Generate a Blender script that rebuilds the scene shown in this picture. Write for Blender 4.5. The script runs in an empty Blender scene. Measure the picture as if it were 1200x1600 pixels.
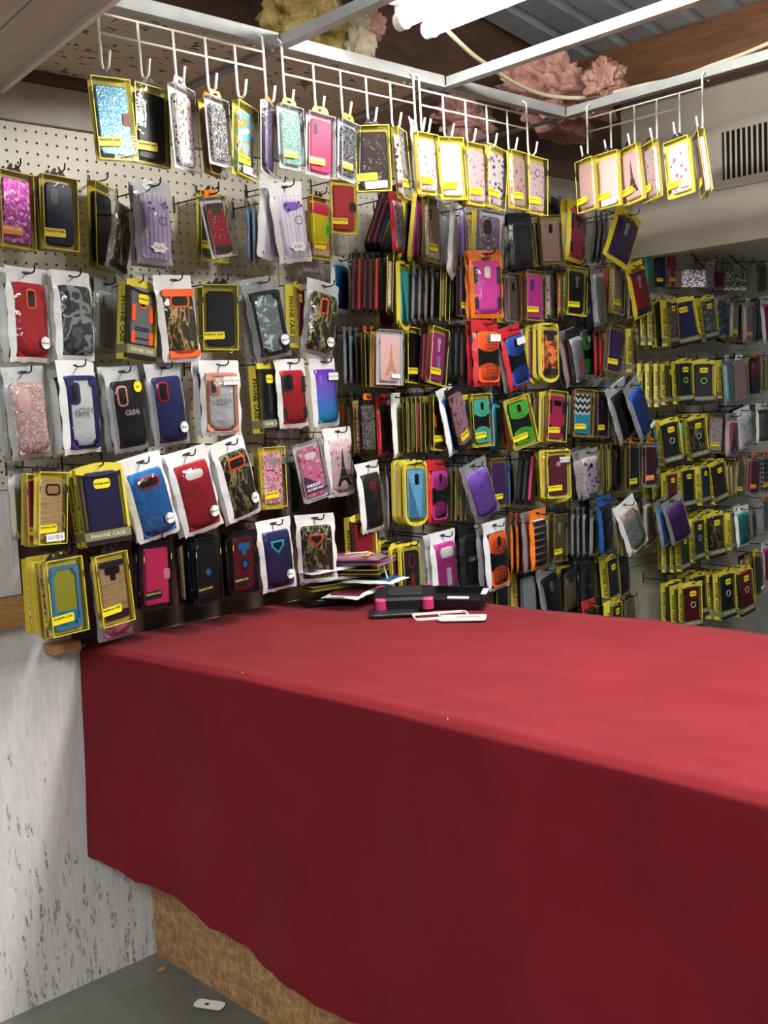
import bpy, bmesh, math, random
from mathutils import Vector, Matrix
random.seed(11)
C = bpy.context.scene.collection
SC = bpy.context.scene

# ------------------------------------------------------------------ camera
FPX = 1666.83
CX, CY = 600.0, 800.0
_v1 = Vector((2350 - CX, 545 - CY, FPX)).normalized()      # along the stall wall  (+X)
_v2 = Vector((-1000 - CX, 715 - CY, FPX)).normalized()     # towards the stall wall (+Y)
_v3 = _v1.cross(_v2)
ROT = Matrix((_v1, _v2, _v3))                              # camera (right, down, forward) -> world
EYE = Vector((0, 0, 1.40))
cam_data = bpy.data.cameras.new('camera')
cam = bpy.data.objects.new('camera', cam_data)
C.objects.link(cam)
cam_data.sensor_fit = 'HORIZONTAL'
cam_data.sensor_width = 36.0
cam_data.lens = FPX / 1200.0 * 36.0
cam_data.clip_start = 0.05
_r, _u, _b = ROT @ Vector((1, 0, 0)), ROT @ Vector((0, -1, 0)), ROT @ Vector((0, 0, -1))
cam.matrix_world = Matrix(((_r.x, _u.x, _b.x, EYE.x), (_r.y, _u.y, _b.y, EYE.y), (_r.z, _u.z, _b.z, EYE.z), (0, 0, 0, 1)))
SC.camera = cam

# ------------------------------------------------------------------ world, lamps, exposure
SC.view_settings.view_transform = 'Standard'
SC.view_settings.look = 'None'
SC.view_settings.gamma = 1.0
SC.view_settings.use_curve_mapping = False
SC.view_settings.exposure = 0.62
world = bpy.data.worlds.new('world')
SC.world = world
world.use_nodes = True
_bg = world.node_tree.nodes['Background']
_bg.inputs['Color'].default_value = (0.86, 0.93, 1.0, 1)
_bg.inputs['Strength'].default_value = 0.09
TUBE_POWER = 80.0


def ceiling_lamp(name, loc, sx, sy, watts, rotz=0, col=(1, 0.985, 0.96)):
    d = bpy.data.lights.new(name, 'AREA')
    d.shape = 'RECTANGLE'
    d.size, d.size_y = sx, sy
    d.energy = watts
    d.color = col
    o = bpy.data.objects.new(name, d)
    o.location = loc
    o.rotation_euler = (0, 0, rotz)
    C.objects.link(o)
    return o


# the row of shop fluorescents goes on over the counter, and the market hall behind has its own ceiling lights (out of frame)
ceiling_lamp('counter_row_lamp', (1.83, -0.35, 2.24), 0.16, 1.2, 30)
ceiling_lamp('aisle_lamp', (0.1, 0.9, 2.7), 0.4, 1.2, 36)
ceiling_lamp('hall_lamp', (-1.6, -0.9, 3.0), 1.2, 2.4, 105)
ceiling_lamp('hall_lamp', (0.6, -2.4, 3.0), 2.4, 1.2, 55)


# ------------------------------------------------------------------ pixel rays -> places in the stall
WALL = 2.40


def ray(px, py):
    return ROT @ Vector((px - CX, py - CY, FPX))


def onY(px, py, y):
    d = ray(px, py)
    return EYE + d * (y / d.y)


def onX(px, py, x):
    d = ray(px, py)
    return EYE + d * (x / d.x)


def onZ(px, py, z):
    d = ray(px, py)
    return EYE + d * ((z - EYE.z) / d.z)


def proj(p):
    q = ROT.transposed() @ (Vector(p) - EYE)
    return CX + q.x / q.z * FPX, CY + q.y / q.z * FPX


# ------------------------------------------------------------------ materials
def lin(c):
    if isinstance(c, str):
        c = [int(c[i:i + 2], 16) / 255 for i in (0, 2, 4)]
        c = [x / 12.92 if x <= 0.04045 else ((x + 0.055) / 1.055) ** 2.4 for x in c]
    return (c[0], c[1], c[2], 1.0)


MATS = {}


class NT:
    def __init__(self, name):
        self.m = bpy.data.materials.new(name)
        self.m.use_nodes = True
        self.t = self.m.node_tree
        self.b = self.t.nodes['Principled BSDF']
        self.out = self.t.nodes['Material Output']

    def n(self, typ, **kw):
        nd = self.t.nodes.new(typ)
        for k, v in kw.items():
            if k.startswith('i_'):
                nd.inputs[k[2:].replace('_', ' ')].default_value = v
            else:
                setattr(nd, k, v)
        return nd

    def l(self, a, b):
        self.t.links.new(a, b)

    def coords(self, scale=(1, 1, 1), rot=(0, 0, 0), loc=(0, 0, 0)):
        tc = self.n('ShaderNodeTexCoord')
        mp = self.n('ShaderNodeMapping')
        mp.inputs['Scale'].default_value = scale
        mp.inputs['Rotation'].default_value = rot
        mp.inputs['Location'].default_value = loc
        self.l(tc.outputs['Object'], mp.inputs['Vector'])
        return mp.outputs['Vector']

    def noise(self, vec, scale, detail=3, rough=0.5, dist=0):
        nd = self.n('ShaderNodeTexNoise')
        nd.inputs['Scale'].default_value = scale
        nd.inputs['Detail'].default_value = detail
        nd.inputs['Roughness'].default_value = rough
        nd.inputs['Distortion'].default_value = dist
        self.l(vec, nd.inputs['Vector'])
        return nd.outputs['Fac']

    def voro(self, vec, scale, feature='F1', out='Distance'):
        nd = self.n('ShaderNodeTexVoronoi')
        nd.feature = feature
        nd.inputs['Scale'].default_value = scale
        self.l(vec, nd.inputs['Vector'])
        return nd.outputs[out]

    def ramp(self, fac, stops, const=False):
        r = self.n('ShaderNodeValToRGB')
        e = r.color_ramp.elements
        if const:
            r.color_ramp.interpolation = 'CONSTANT'
        while len(e) < len(stops):
            e.new(0.5)
        for el, (p, c) in zip(e, stops):
            el.position = p
            el.color = lin(c)
        self.l(fac, r.inputs['Fac'])
        return r.outputs['Color']

    def math(self, op, a, b=None):
        nd = self.n('ShaderNodeMath', operation=op)
        for i, v in enumerate((a, b)):
            if v is None:
                continue
            if isinstance(v, (int, float)):
                nd.inputs[i].default_value = v
            else:
                self.l(v, nd.inputs[i])
        return nd.outputs[0]

    def sep(self, vec):
        s = self.n('ShaderNodeSeparateXYZ')
        self.l(vec, s.inputs[0])
        return s.outputs

    def mix(self, fac, a, b):
        nd = self.n('ShaderNodeMix', data_type='RGBA')
        for i, v in ((0, fac), (6, a), (7, b)):
            if isinstance(v, (int, float)):
                nd.inputs[i].default_value = v
            elif isinstance(v, (str, tuple)):
                nd.inputs[i].default_value = lin(v)
            else:
                self.l(v, nd.inputs[i])
        return nd.outputs[2]

    def col(self, c):
        self.l(c, self.b.inputs['Base Color'])

    def bump(self, fac, strength=0.3, dist=0.002):
        b = self.n('ShaderNodeBump')
        b.inputs['Strength'].default_value = strength
        b.inputs['Distance'].default_value = dist
        self.l(fac, b.inputs['Height'])
        self.l(b.outputs[0], self.b.inputs['Normal'])
        return b.outputs[0]

    def pr(self, rough=0.5, metal=0.0, spec=0.5):
        self.b.inputs['Roughness'].default_value = rough
        self.b.inputs['Metallic'].default_value = metal
        self.b.inputs['Specular IOR Level'].default_value = spec


COL = dict(black='16171a', charcoal='2a2b2e', grey='6d7074', lgrey='a9abad', silver='b9bcc0', white='ececea', cream='e3d9c3',
           red='a81f2b', dred='6e1420', bright_red='d8242c', maroon='641b2c', orange='f0622a', deep_orange='ef7d1a', rose='c98a72', pink='d8407c',
           hot_pink='d9356f', magenta='c23a97', lpink='e79ab5', pale_pink='dbb9b6', navy='23285e', blue='2f56b4', sky='57a6d6', azure='2477bd',
           cyan='3cc3da', teal='3f9ea0', mint='5fd3b8', green='52c03c', lime='9ad13a', purple='5a3478', dpurple='3c2450', violet='8a5fc6',
           lilac='b9a6cf', yellow='e3d21f', tab_yellow='f2d91f', gold='c2a06a', olive='7d7140', brown='47302a', tan='b98f5d', beige='cdb9a3', blackcam='0b0b0d')


def flat(name, hexc, rough=0.5, metal=0.0, spec=0.5):
    nt = NT(name)
    nt.b.inputs['Base Color'].default_value = lin(hexc)
    nt.pr(rough, metal, spec)
    return nt.m


def mat(key):
    if key in MATS:
        return MATS[key]
    m = PATTERN[key]() if key in PATTERN else flat(key, COL[key], 0.42)
    m.name = key
    MATS[key] = m
    return m


def glitter(base, hi, mid=None, scale=420.0, rough=0.3):
    def f():
        nt = NT('glitter')
        v = nt.coords()
        c = nt.voro(v, scale, out='Color')
        s = nt.sep(c)[0]
        nt.col(nt.ramp(s, [(0, base), (0.45, mid or base), (0.8, hi), (1, 'ffffff')]))
        nt.bump(s, 0.9, 0.002)
        nt.pr(rough, 0.35)
        return nt.m
    return f


def branch(dark, a, b):
    def f():
        nt = NT('branch_camo')
        v = nt.coords((1, 1, 0.45), (0, 0.5, 0))
        n1 = nt.math('ABSOLUTE', nt.math('SUBTRACT', nt.noise(v, 38, 2, 0.5, 0.6), 0.5))
        v2 = nt.coords((1, 1, 0.4), (0, -0.7, 0), (0.3, 0, 0.1))
        n2 = nt.math('ABSOLUTE', nt.math('SUBTRACT', nt.noise(v2, 45, 2, 0.5, 0.8), 0.5))
        base = nt.ramp(nt.noise(v, 25, 3), [(0.35, dark), (0.7, '3d3a2c')])
        c1 = nt.mix(nt.math('LESS_THAN', n1, 0.022), base, a)
        nt.col(nt.mix(nt.math('LESS_THAN', n2, 0.014), c1, b))
        nt.pr(0.35)
        return nt.m
    return f


def steps(scale, stops, stretch=(1, 1, 1), detail=1.5):
    def f():
        nt = NT('print')
        nt.col(nt.ramp(nt.noise(nt.coords(stretch), scale, detail), stops, True))
        nt.pr(0.4)
        return nt.m
    return f


def brushed(a, b, c):
    def f():
        nt = NT('brushed')
        n = nt.noise(nt.coords((1.2, 1, 26)), 14, 3, 0.6)
        nt.col(nt.ramp(n, [(0.3, a), (0.5, b), (0.72, c)]))
        nt.bump(n, 0.2, 0.001)
        nt.pr(0.36, 0.25)
        return nt.m
    return f


def swirls(a, b, c):
    def f():
        nt = NT('swirl_print')
        n = nt.math('FRACT', nt.math('MULTIPLY', nt.noise(nt.coords(), 24, 1.2, 0.4, 1.6), 7.0))
        nt.col(nt.ramp(n, [(0, a), (0.34, b), (0.62, c), (0.8, a)], True))
        nt.pr(0.35)
        return nt.m
    return f


def spots(base, cols, scale=75, r=0.32):
    def f():
        nt = NT('spot_print')
        v = nt.coords()
        d = nt.voro(v, scale)
        k = nt.sep(nt.voro(v, scale, out='Color'))[0]
        c = nt.ramp(k, [(i / len(cols), x) for i, x in enumerate(cols)], True)
        nt.col(nt.mix(nt.math('LESS_THAN', d, r), base, c))
        nt.pr(0.38)
        return nt.m
    return f


def bands(axis, period, stops, ang=0):
    def f():
        nt = NT('band_print')
        s = nt.sep(nt.coords((1, 1, 1), (0, ang, 0)))[axis]
        nt.col(nt.ramp(nt.math('FRACT', nt.math('MULTIPLY', nt.math('ADD', s, 1.0), 1 / period)), stops, True))
        nt.pr(0.4)
        return nt.m
    return f


def chevron(period, amp, stops, top=None, lower=None):
    def f():
        nt = NT('chevron_print')
        s = nt.sep(nt.coords())
        zig = nt.math('PINGPONG', nt.math('ADD', s[0], 1.0), amp)
        q = nt.math('FRACT', nt.math('MULTIPLY', nt.math('ADD', nt.math('ADD', s[2], zig), 1.0), 1 / period))
        c = nt.ramp(q, stops, True)
        if lower:
            c = nt.mix(nt.math('LESS_THAN', s[2], 0.075), c, lower)
        nt.col(c)
        nt.pr(0.4)
        return nt.m
    return f


def gradient(stops, h=0.16, sparkle=True):
    def f():
        nt = NT('ombre')
        v = nt.coords()
        c = nt.ramp(nt.math('MULTIPLY', nt.sep(v)[2], 1 / h), stops)
        nt.col(c)
        if sparkle:
            nt.bump(nt.noise(v, 300, 2), 0.15, 0.001)
        nt.pr(0.22)
        return nt.m
    return f


def marble(a, b, scale=30):
    def f():
        nt = NT('marble_print')
        n = nt.math('ABSOLUTE', nt.math('SUBTRACT', nt.noise(nt.coords(), scale, 4, 0.55, 1.0), 0.5))
        nt.col(nt.ramp(n, [(0.0, b), (0.05, b), (0.13, a)]))
        nt.pr(0.25)
        return nt.m
    return f


def beads(base, hi, scale=210):
    def f():
        nt = NT('rhinestone')
        v = nt.coords()
        s = nt.sep(v)
        u = nt.math('PINGPONG', nt.math('ADD', s[0], 1.0), 0.0032)
        w = nt.math('PINGPONG', nt.math('ADD', s[2], 1.0), 0.0026)
        q = nt.math('MULTIPLY', nt.math('ADD', nt.math('MULTIPLY', u, 312), nt.math('MULTIPLY', w, 384)), 0.5)
        nt.col(nt.ramp(q, [(0.1, base), (0.75, hi)]))
        nt.bump(q, 0.8, 0.002)
        nt.pr(0.25, 0.2)
        return nt.m
    return f


def film(tint, rough, fres, bumpk, scale, wh=0.0):
    """thin clear plastic: see-through with a wrinkled gloss"""
    def f():
        nt = NT('clear_plastic')
        tr = nt.n('ShaderNodeBsdfTransparent')
        tr.inputs[0].default_value = lin(tint)
        gl = nt.n('ShaderNodeBsdfGlossy')
        gl.inputs['Roughness'].default_value = rough
        fr = nt.n('ShaderNodeFresnel')
        fr.inputs[0].default_value = fres
        mx = nt.n('ShaderNodeMixShader')
        v = nt.coords()
        if bumpk:
            b = nt.n('ShaderNodeBump')
            b.inputs['Strength'].default_value = bumpk
            b.inputs['Distance'].default_value = 0.004
            nt.l(nt.noise(v, scale, 2, 0.5, 1.2), b.inputs['Height'])
            nt.l(b.outputs[0], gl.inputs['Normal'])
            nt.l(b.outputs[0], fr.inputs['Normal'])
        nt.l(fr.outputs[0], mx.inputs[0])
        nt.l(tr.outputs[0], mx.inputs[1])
        nt.l(gl.outputs[0], mx.inputs[2])
        last = mx.outputs[0]
        if wh:
            df = nt.n('ShaderNodeBsdfDiffuse')
            df.inputs[0].default_value = (0.85, 0.86, 0.87, 1)
            m2 = nt.n('ShaderNodeMixShader')
            m2.inputs[0].default_value = wh
            nt.l(last, m2.inputs[1])
            nt.l(df.outputs[0], m2.inputs[2])
            last = m2.outputs[0]
        nt.l(last, nt.out.inputs['Surface'])
        return nt.m
    return f


def sheet(hexc, rough=0.32, bumpk=0.5, scale=45):
    def f():
        nt = NT('bag_sheet')
        nt.b.inputs['Base Color'].default_value = lin(hexc)
        nt.bump(nt.noise(nt.coords(), scale, 2, 0.5, 1.0), bumpk, 0.004)
        nt.pr(rough, 0, 0.6)
        return nt.m
    return f


PATTERN = {
    'glit_blue': glitter('2f6f95', '9fd4e8', '4d9cc0'), 'glit_bw': glitter('1b1b1d', 'e6e6e6', '55565a', 330), 'glit_green': glitter('4f8f86', 'd5efe6', '86bdb2'),
    'glit_black': glitter('121316', '8f9aa0', '23272b'), 'glit_champ': glitter('b59a86', 'fff3e6', 'd9c3b0', 360), 'glit_silver': glitter('8d8a90', 'ffffff', 'c4bfc6'),
    'glit_cyan': glitter('0b86b5', '8fe3f5', '18a7d0'), 'glit_pink': glitter('c79e9c', 'f3dcd8', 'd8b3b0', 300), 'glit_magenta': glitter('a52a93', 'f08fe0', 'd149bd', 170),
    'glit_gold': glitter('6f6a3a', 'e6dfa0', 'a59b56', 380), 'sequin': glitter('3a3338', 'ffffff', '6b6068', 260),
    'branch': branch('17150f', 'b3a273', '8a8f56'), 'branch_green': branch('26302a', 'c9b07a', 'a97a34'),
    'camo_grey': steps(26, [(0, '55575b'), (0.42, '35363a'), (0.52, '8b8e92'), (0.6, '45474b')]), 'gold_brush': brushed('b08e5c', 'd9bd8c', 'e6d3a8'), 'bronze_brush': brushed('8f7a60', 'b7a184', 'cdb99a'),
    'swirl_pink': swirls('f4dfe6', 'd8407c', 'ee8fb4'), 'swirl_orange': swirls('f3dcc4', 'b0305c', 'ec8a3a'),
    'pink_hearts': spots('dd7fa4', ['f2b9cc', 'c24a7e', 'f6d7de', 'e59ab4'], 70, 0.42), 'leopard': spots('eee6ea', ['3b343c', '5a4b57', 'd7a3b4', '2c2a2e', 'c9b24a'], 105, 0.36),
    'flower_mix': spots('7f8ea8', ['d24f86', 'e8e0e6', '4a63a8', 'd9a84a', 'c23a6a'], 95, 0.45), 'flower_white': spots('ccc7d4', ['d68fb0', '3a3550', '8fc7c0', 'e0a850', 'b06fa8'], 60, 0.42),
    'flower_petal': spots('f3f0f2', ['7a3fa8', 'd24f9a', 'c23a6a', '4a2f8a'], 60, 0.36), 'bead_dot': spots('e7e9ec', ['3a4a9a', '6a8fb8', '2c3a78', 'a9b8c8'], 70, 0.25),
    'heart_dots': spots('dcc6c0', ['d24f7c', 'c23a6a', 'dcc6c0'], 48, 0.3), 'polka_red': spots('8e2230', ['f0e6e4', 'e8d9d6'], 110, 0.2), 'polka_navy': spots('1f2638', ['e8e8ea', 'd0d4da'], 110, 0.24), 'blush_flower': spots('e6cfd2', ['c06a86', 'e3a2b4', 'b98a92'], 65, 0.3),
    'lilac_stripe': bands(0, 0.012, [(0, 'c9bedb'), (0.5, 'a99bc4')]), 'lilac_pale': bands(0, 0.012, [(0, 'eeeaf4'), (0.5, 'dcd5ea')]),
    'wallet_blocks': bands(2, 0.17, [(0, 'e58f8a'), (0.12, 'd8cf2e'), (0.6, 'd23a58'), (0.8, 'e9d9b8')]), 'tribal': bands(2, 0.022, [(0, '3a2632'), (0.35, 'e6ddd8'), (0.5, '6b4a3c'), (0.75, '2a1c22')]),
    'chev_blue': chevron(0.026, 0.012, [(0, '1d2026'), (0.5, 'e9eef0')], lower='2fa6c4'), 'chev_dark': chevron(0.026, 0.012, [(0, '23262e'), (0.62, 'd5dde4')]),
    'owl_print': steps(22, [(0, '8fc7d8'), (0.42, 'e0903a'), (0.5, '6fb7d0'), (0.58, 'e8dcc0'), (0.66, '3a5a78')]), 'floral_orange': steps(40, [(0, '7a2f22'), (0.46, 'd9773a'), (0.6, 'e9a56a')], (1, 1, 1), 2.5),
    'ombre_violet': gradient([(0, '2fb4dc'), (0.3, '4f8fe0'), (0.6, '7f6fd8'), (0.95, '6a2fb0')]), 'ombre_red': gradient([(0, '1f4a5a'), (0.4, '4a3a50'), (0.8, 'c23a5a')]), 'ombre_sky': gradient([(0, '6fc3d8'), (1, 'bfe6f0')]),
    'liquid': gradient([(0, '18a7d0'), (0.26, '1fb0d6'), (0.3, 'b9bf3e'), (0.9, 'c2c24a')]),
    'marble_grey': marble('9a8f98', 'ece6ea'), 'marble_navy': marble('b9c0cc', '2a3a68'), 'marble_white': marble('c9d4d2', '6a7a78'), 'marble_pink': marble('b99aa2', 'f0e6e8'), 'hot_marble': marble('a03a66', 'e8b4c4'),
    'bead_rose': beads('8f6a66', 'e8c6bd'), 'bead_sky': beads('3a86c0', '7cc0e6'), 'perf_grey': beads('3a3b3e', 'd0d2d4'),
    'film': film('fafafa', 0.05, 1.42, 0.3, 22), 'bag_film': film('fafafa', 0.06, 1.5, 0.9, 30, 0.0), 'haze_film': film('eceeee', 0.12, 1.5, 0.8, 30, 0.12),
    'bag_white': sheet('e9ebec'), 'bag_clear': film('eef0f0', 0.09, 1.6, 0.9, 34, 0.22), 'bag_red': sheet('c02630'), 'bag_orange': sheet('ef7d22'), 'bag_blue': sheet('1d4f9c'), 'bag_yellow': sheet('e3cf28'), 'bag_black': sheet('17181a'),
    'card_yellow': lambda: flat('card_yellow', 'dfd048', 0.45), 'card_black': lambda: flat('card_black', '17171a', 0.4), 'card_gold': lambda: flat('card_gold', '9a8740', 0.45), 'card_clear': film('eef0ee', 0.1, 1.5, 0.2, 20, 0.3),
    'label_yellow': lambda: flat('label_yellow', 'f0dc20', 0.45), 'label_black': lambda: flat('label_black', '111114', 0.4), 'label_orange': lambda: flat('label_orange', 'f2901e', 0.45),
    'ink': lambda: flat('ink', '15150f', 0.6), 'ink_white': lambda: flat('ink_white', 'e8e8e6', 0.6), 'ink_gold': lambda: flat('ink_gold', 'b9a652', 0.6), 'band_olive': lambda: flat('band_olive', '7c7a58', 0.5), 'paper': lambda: flat('paper', 'f1f1ee', 0.7),
    'wire_black': lambda: flat('wire_black', '141416', 0.35, 0.3), 'wire_white': lambda: flat('wire_white', 'efeee8', 0.35), 'steel': lambda: flat('steel', 'a9abad', 0.3, 0.9), 'clear_back': lambda: flat('clear_back', 'd3d6d9', 0.2),
}


# ------------------------------------------------------------------ mesh helpers
MESH = {}


def to_mesh(name, verts, faces, smooth=False):
    me = bpy.data.meshes.new(name)
    me.from_pydata([tuple(v) for v in verts], [], faces)
    me.update()
    if smooth:
        me.polygons.foreach_set('use_smooth', [True] * len(me.polygons))
    me.materials.append(None)
    return me


def cached(key, fn):
    if key not in MESH:
        MESH[key] = fn()
    return MESH[key]


def obj(name, me, m=None, parent=None, loc=(0, 0, 0), rot=(0, 0, 0), scale=None):
    o = bpy.data.objects.new(name, me)
    C.objects.link(o)
    o.location = loc
    o.rotation_euler = rot
    if scale:
        o.scale = scale
    if parent is not None:
        o.parent = parent
    if m is not None:
        s = o.material_slots[0]
        s.link = 'OBJECT'
        s.material = mat(m) if isinstance(m, str) else m
    return o


def empty(name, loc=(0, 0, 0), rot=(0, 0, 0)):
    o = bpy.data.objects.new(name, None)
    o.empty_display_size = 0.02
    C.objects.link(o)
    o.location = loc
    o.rotation_euler = rot
    return o


LABELS = {}


def tag(o, label=None, cat=None, group=None, kind=None):
    if label:
        o['label'] = label
        LABELS.setdefault(label, []).append(o.name)
    if cat:
        o['category'] = cat
    if group:
        o['group'] = group
    if kind:
        o['kind'] = kind
    return o


class MB:
    """collects boxes and tubes of one piece into one mesh"""
    def __init__(self):
        self.v, self.f = [], []

    def box(self, x0, x1, y0, y1, z0, z1):
        n = len(self.v)
        self.v += [(x, y, z) for z in (z0, z1) for y in (y0, y1) for x in (x0, x1)]
        self.f += [tuple(n + i for i in q) for q in ((0, 2, 3, 1), (4, 5, 7, 6), (0, 1, 5, 4), (2, 6, 7, 3), (0, 4, 6, 2), (1, 3, 7, 5))]
        return self

    def tube(self, pts, r, seg=6, cap=True):
        pts = [Vector(p) for p in pts]
        n0 = len(self.v)
        prev = None
        for i, p in enumerate(pts):
            t = (pts[min(i + 1, len(pts) - 1)] - pts[max(i - 1, 0)]).normalized()
            a = prev if prev is not None else (Vector((0, 0, 1)) if abs(t.z) < 0.9 else Vector((1, 0, 0)))
            s = t.cross(a).normalized()
            u = s.cross(t).normalized()
            prev = u
            rr = r[i] if isinstance(r, (list, tuple)) else r
            for k in range(seg):
                an = 2 * math.pi * k / seg
                self.v.append(p + s * math.cos(an) * rr + u * math.sin(an) * rr)
        for i in range(len(pts) - 1):
            for k in range(seg):
                a, b = n0 + i * seg + k, n0 + i * seg + (k + 1) % seg
                self.f.append((a, b, b + seg, a + seg))
        if cap:
            self.f.append(tuple(n0 + k for k in range(seg))[::-1])
            self.f.append(tuple(n0 + (len(pts) - 1) * seg + k for k in range(seg)))
        return self

    def mesh(self, name, smooth=False):
        return to_mesh(name, self.v, self.f, smooth)


def rrect(w, h, r, n=4, z0=0.0):
    """outline of a rounded rectangle in XZ, bottom edge at z0, counter-clockwise seen from -Y"""
    pts = []
    for cx, cz, a0 in ((w / 2 - r, z0 + r, -90), (w / 2 - r, z0 + h - r, 0), (-w / 2 + r, z0 + h - r, 90), (-w / 2 + r, z0 + r, 180)):
        for k in range(n + 1):
            a = math.radians(a0 + 90 * k / n)
            pts.append((cx + r * math.cos(a), cz + r * math.sin(a)))
    return pts


def prism(pts, t, bev=0.0, y0=0.0):
    """solid from an XZ outline; back at y0, front at y0 - t"""
    n = len(pts)
    cx = sum(p[0] for p in pts) / n
    cz = sum(p[1] for p in pts) / n
    ext = max(max(abs(p[0] - cx) for p in pts), 1e-5)
    ezt = max(max(abs(p[1] - cz) for p in pts), 1e-5)
    rings = [(0.0, pts)]
    if bev:
        rings.append((t - bev, pts))
        rings.append((t, [(cx + (p[0] - cx) * (1 - bev / ext), cz + (p[1] - cz) * (1 - bev / ezt)) for p in pts]))
    else:
        rings.append((t, pts))
    v, f = [], []
    for d, ps in rings:
        v += [(p[0], y0 - d, p[1]) for p in ps]
    for i in range(len(rings) - 1):
        for k in range(n):
            a, b = i * n + k, i * n + (k + 1) % n
            f.append((a, b, b + n, a + n))
    f.append(tuple(range(n))[::-1])
    f.append(tuple(range((len(rings) - 1) * n, len(rings) * n)))
    return v, f


def ringp(outer, inner, t, y0=0.0):
    """frame between two outlines with the same count"""
    n = len(outer)
    v = [(p[0], y0, p[1]) for p in outer] + [(p[0], y0 - t, p[1]) for p in outer] + [(p[0], y0 - t, p[1]) for p in inner] + [(p[0], y0, p[1]) for p in inner]
    f = []
    for j in range(4):
        for k in range(n):
            a, b = j * n + k, j * n + (k + 1) % n
            c, d = ((j + 1) % 4) * n + (k + 1) % n, ((j + 1) % 4) * n + k
            f.append((a, b, c, d))
    return v, f


def slab(key, w, h, t, r, bev=0.0, z0=0.0):
    return cached(('slab', w, h, t, r, bev, z0), lambda: to_mesh(key, *prism(rrect(w, h, r, 4, z0), t, bev)))


def frame(key, w, h, b, t, r, z0=0.0):
    return cached(('frame', w, h, b, t, r, z0), lambda: to_mesh(key, *ringp(rrect(w, h, r, 4, z0), rrect(w - 2 * b, h - 2 * b, max(r - b, 0.0008), 4, z0 + b), t)))


def text_mesh(txt, size, bold=0.0, align='CENTER'):
    def f():
        cu = bpy.data.curves.new('lettering', 'FONT')
        cu.body = txt
        cu.size = size
        cu.align_x = align
        cu.resolution_u = 1
        cu.offset = bold
        o = bpy.data.objects.new('lettering', cu)
        C.objects.link(o)
        bpy.context.view_layer.update()
        dg = bpy.context.evaluated_depsgraph_get()
        me = bpy.data.meshes.new_from_object(o.evaluated_get(dg))
        bpy.data.objects.remove(o)
        me.name = 'lettering'
        me.materials.clear()
        me.materials.append(None)
        return me
    return cached(('text', txt, size, bold, align), f)


def lettering(parent, txt, size, m, loc, rot=(math.pi / 2, 0, 0), bold=0.0, align='CENTER'):
    return obj('lettering', text_mesh(txt, size, bold, align), m, parent, loc, rot)


# ------------------------------------------------------------------ surfaces of the stall
def m_pegboard():
    nt = NT('pegboard')
    v = nt.coords()
    nt.col(nt.ramp(nt.noise(v, 3.0, 4, 0.6), [(0.3, 'cfc9b8'), (0.7, 'e2ddcf')]))
    nt.pr(0.45)
    return nt.m


def m_osb_white():
    """white-painted strand board: long flakes, the paint rubbed off many of them lower down"""
    nt = NT('painted_strand_board')
    cols, edges = [], []
    for k, (ang, sc) in enumerate(((0.22, 1.0), (-0.5, 1.2))):
        a = nt.coords((105 * sc, 20, 15 * sc), (0, ang, 0), (3.7 * k, 0, 1.6 * k))
        cols.append(nt.sep(nt.voro(a, 1.0, out='Color'))[0])
        edges.append(nt.voro(a, 1.0))
    pick = nt.math('GREATER_THAN', nt.noise(nt.coords((1, 1, 0.5)), 22, 2), 0.5)
    flake = nt.sep(nt.mix(pick, cols[0], cols[1]))[0]
    edge = nt.sep(nt.mix(pick, edges[0], edges[1]))[0]
    z = nt.sep(nt.coords())[2]
    big = nt.noise(nt.coords(), 6.0, 5, 0.7)
    thr = nt.math('ADD', nt.math('MULTIPLY', nt.math('SUBTRACT', 0.66, z), 0.38), nt.math('MULTIPLY', nt.math('SUBTRACT', big, 0.5), 0.55))
    worn = nt.math('LESS_THAN', flake, thr)
    fine = nt.math('GREATER_THAN', nt.noise(nt.coords((1, 1, 0.35), (0, 0.2, 0)), 160, 3, 0.7), 0.52)
    paint = nt.ramp(flake, [(0.0, 'd0cecf'), (0.5, 'd6d4d4'), (1.0, 'dddbda')])
    bare = nt.ramp(flake, [(0.0, '7d7570'), (0.2, 'a29a93'), (0.4, 'b5aea8')])
    nt.col(nt.mix(nt.math('MULTIPLY', nt.math('MULTIPLY', worn, fine), 0.9), paint, bare))
    nt.bump(nt.math('ADD', nt.math('MULTIPLY', flake, 0.7), nt.math('MULTIPLY', edge, -0.35)), 0.45, 0.003)
    nt.pr(0.5)
    return nt.m


def m_osb_brown():
    nt = NT('brown_strand_board')
    a = nt.coords((1, 0.5, 1), (0.5, 0, 0))
    b = nt.coords((1, 1, 0.5), (-0.6, 0, 0), (0.4, 0.3, 0))
    n1, n2 = nt.noise(a, 50, 3, 0.6, 0.8), nt.noise(b, 75, 3, 0.6, 0.8)
    h = nt.math('ADD', nt.math('MULTIPLY', n1, 0.5), nt.math('MULTIPLY', n2, 0.5))
    nt.col(nt.ramp(h, [(0.3, '80593a'), (0.48, 'ab8154'), (0.62, 'c9a271'), (0.75, 'dcbd8e')]))
    nt.bump(h, 0.3, 0.003)
    nt.pr(0.6)
    return nt.m


def m_concrete():
    nt = NT('concrete_floor')
    v = nt.coords()
    n = nt.noise(v, 3.2, 6, 0.62)
    f = nt.noise(v, 60, 3, 0.7)
    c = nt.ramp(n, [(0.3, '5c605a'), (0.55, '74776f'), (0.75, '898a82')])
    nt.col(nt.mix(nt.math('LESS_THAN', f, 0.33), c, '4a4d48'))
    nt.bump(f, 0.15, 0.003)
    nt.pr(0.5)
    return nt.m


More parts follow.
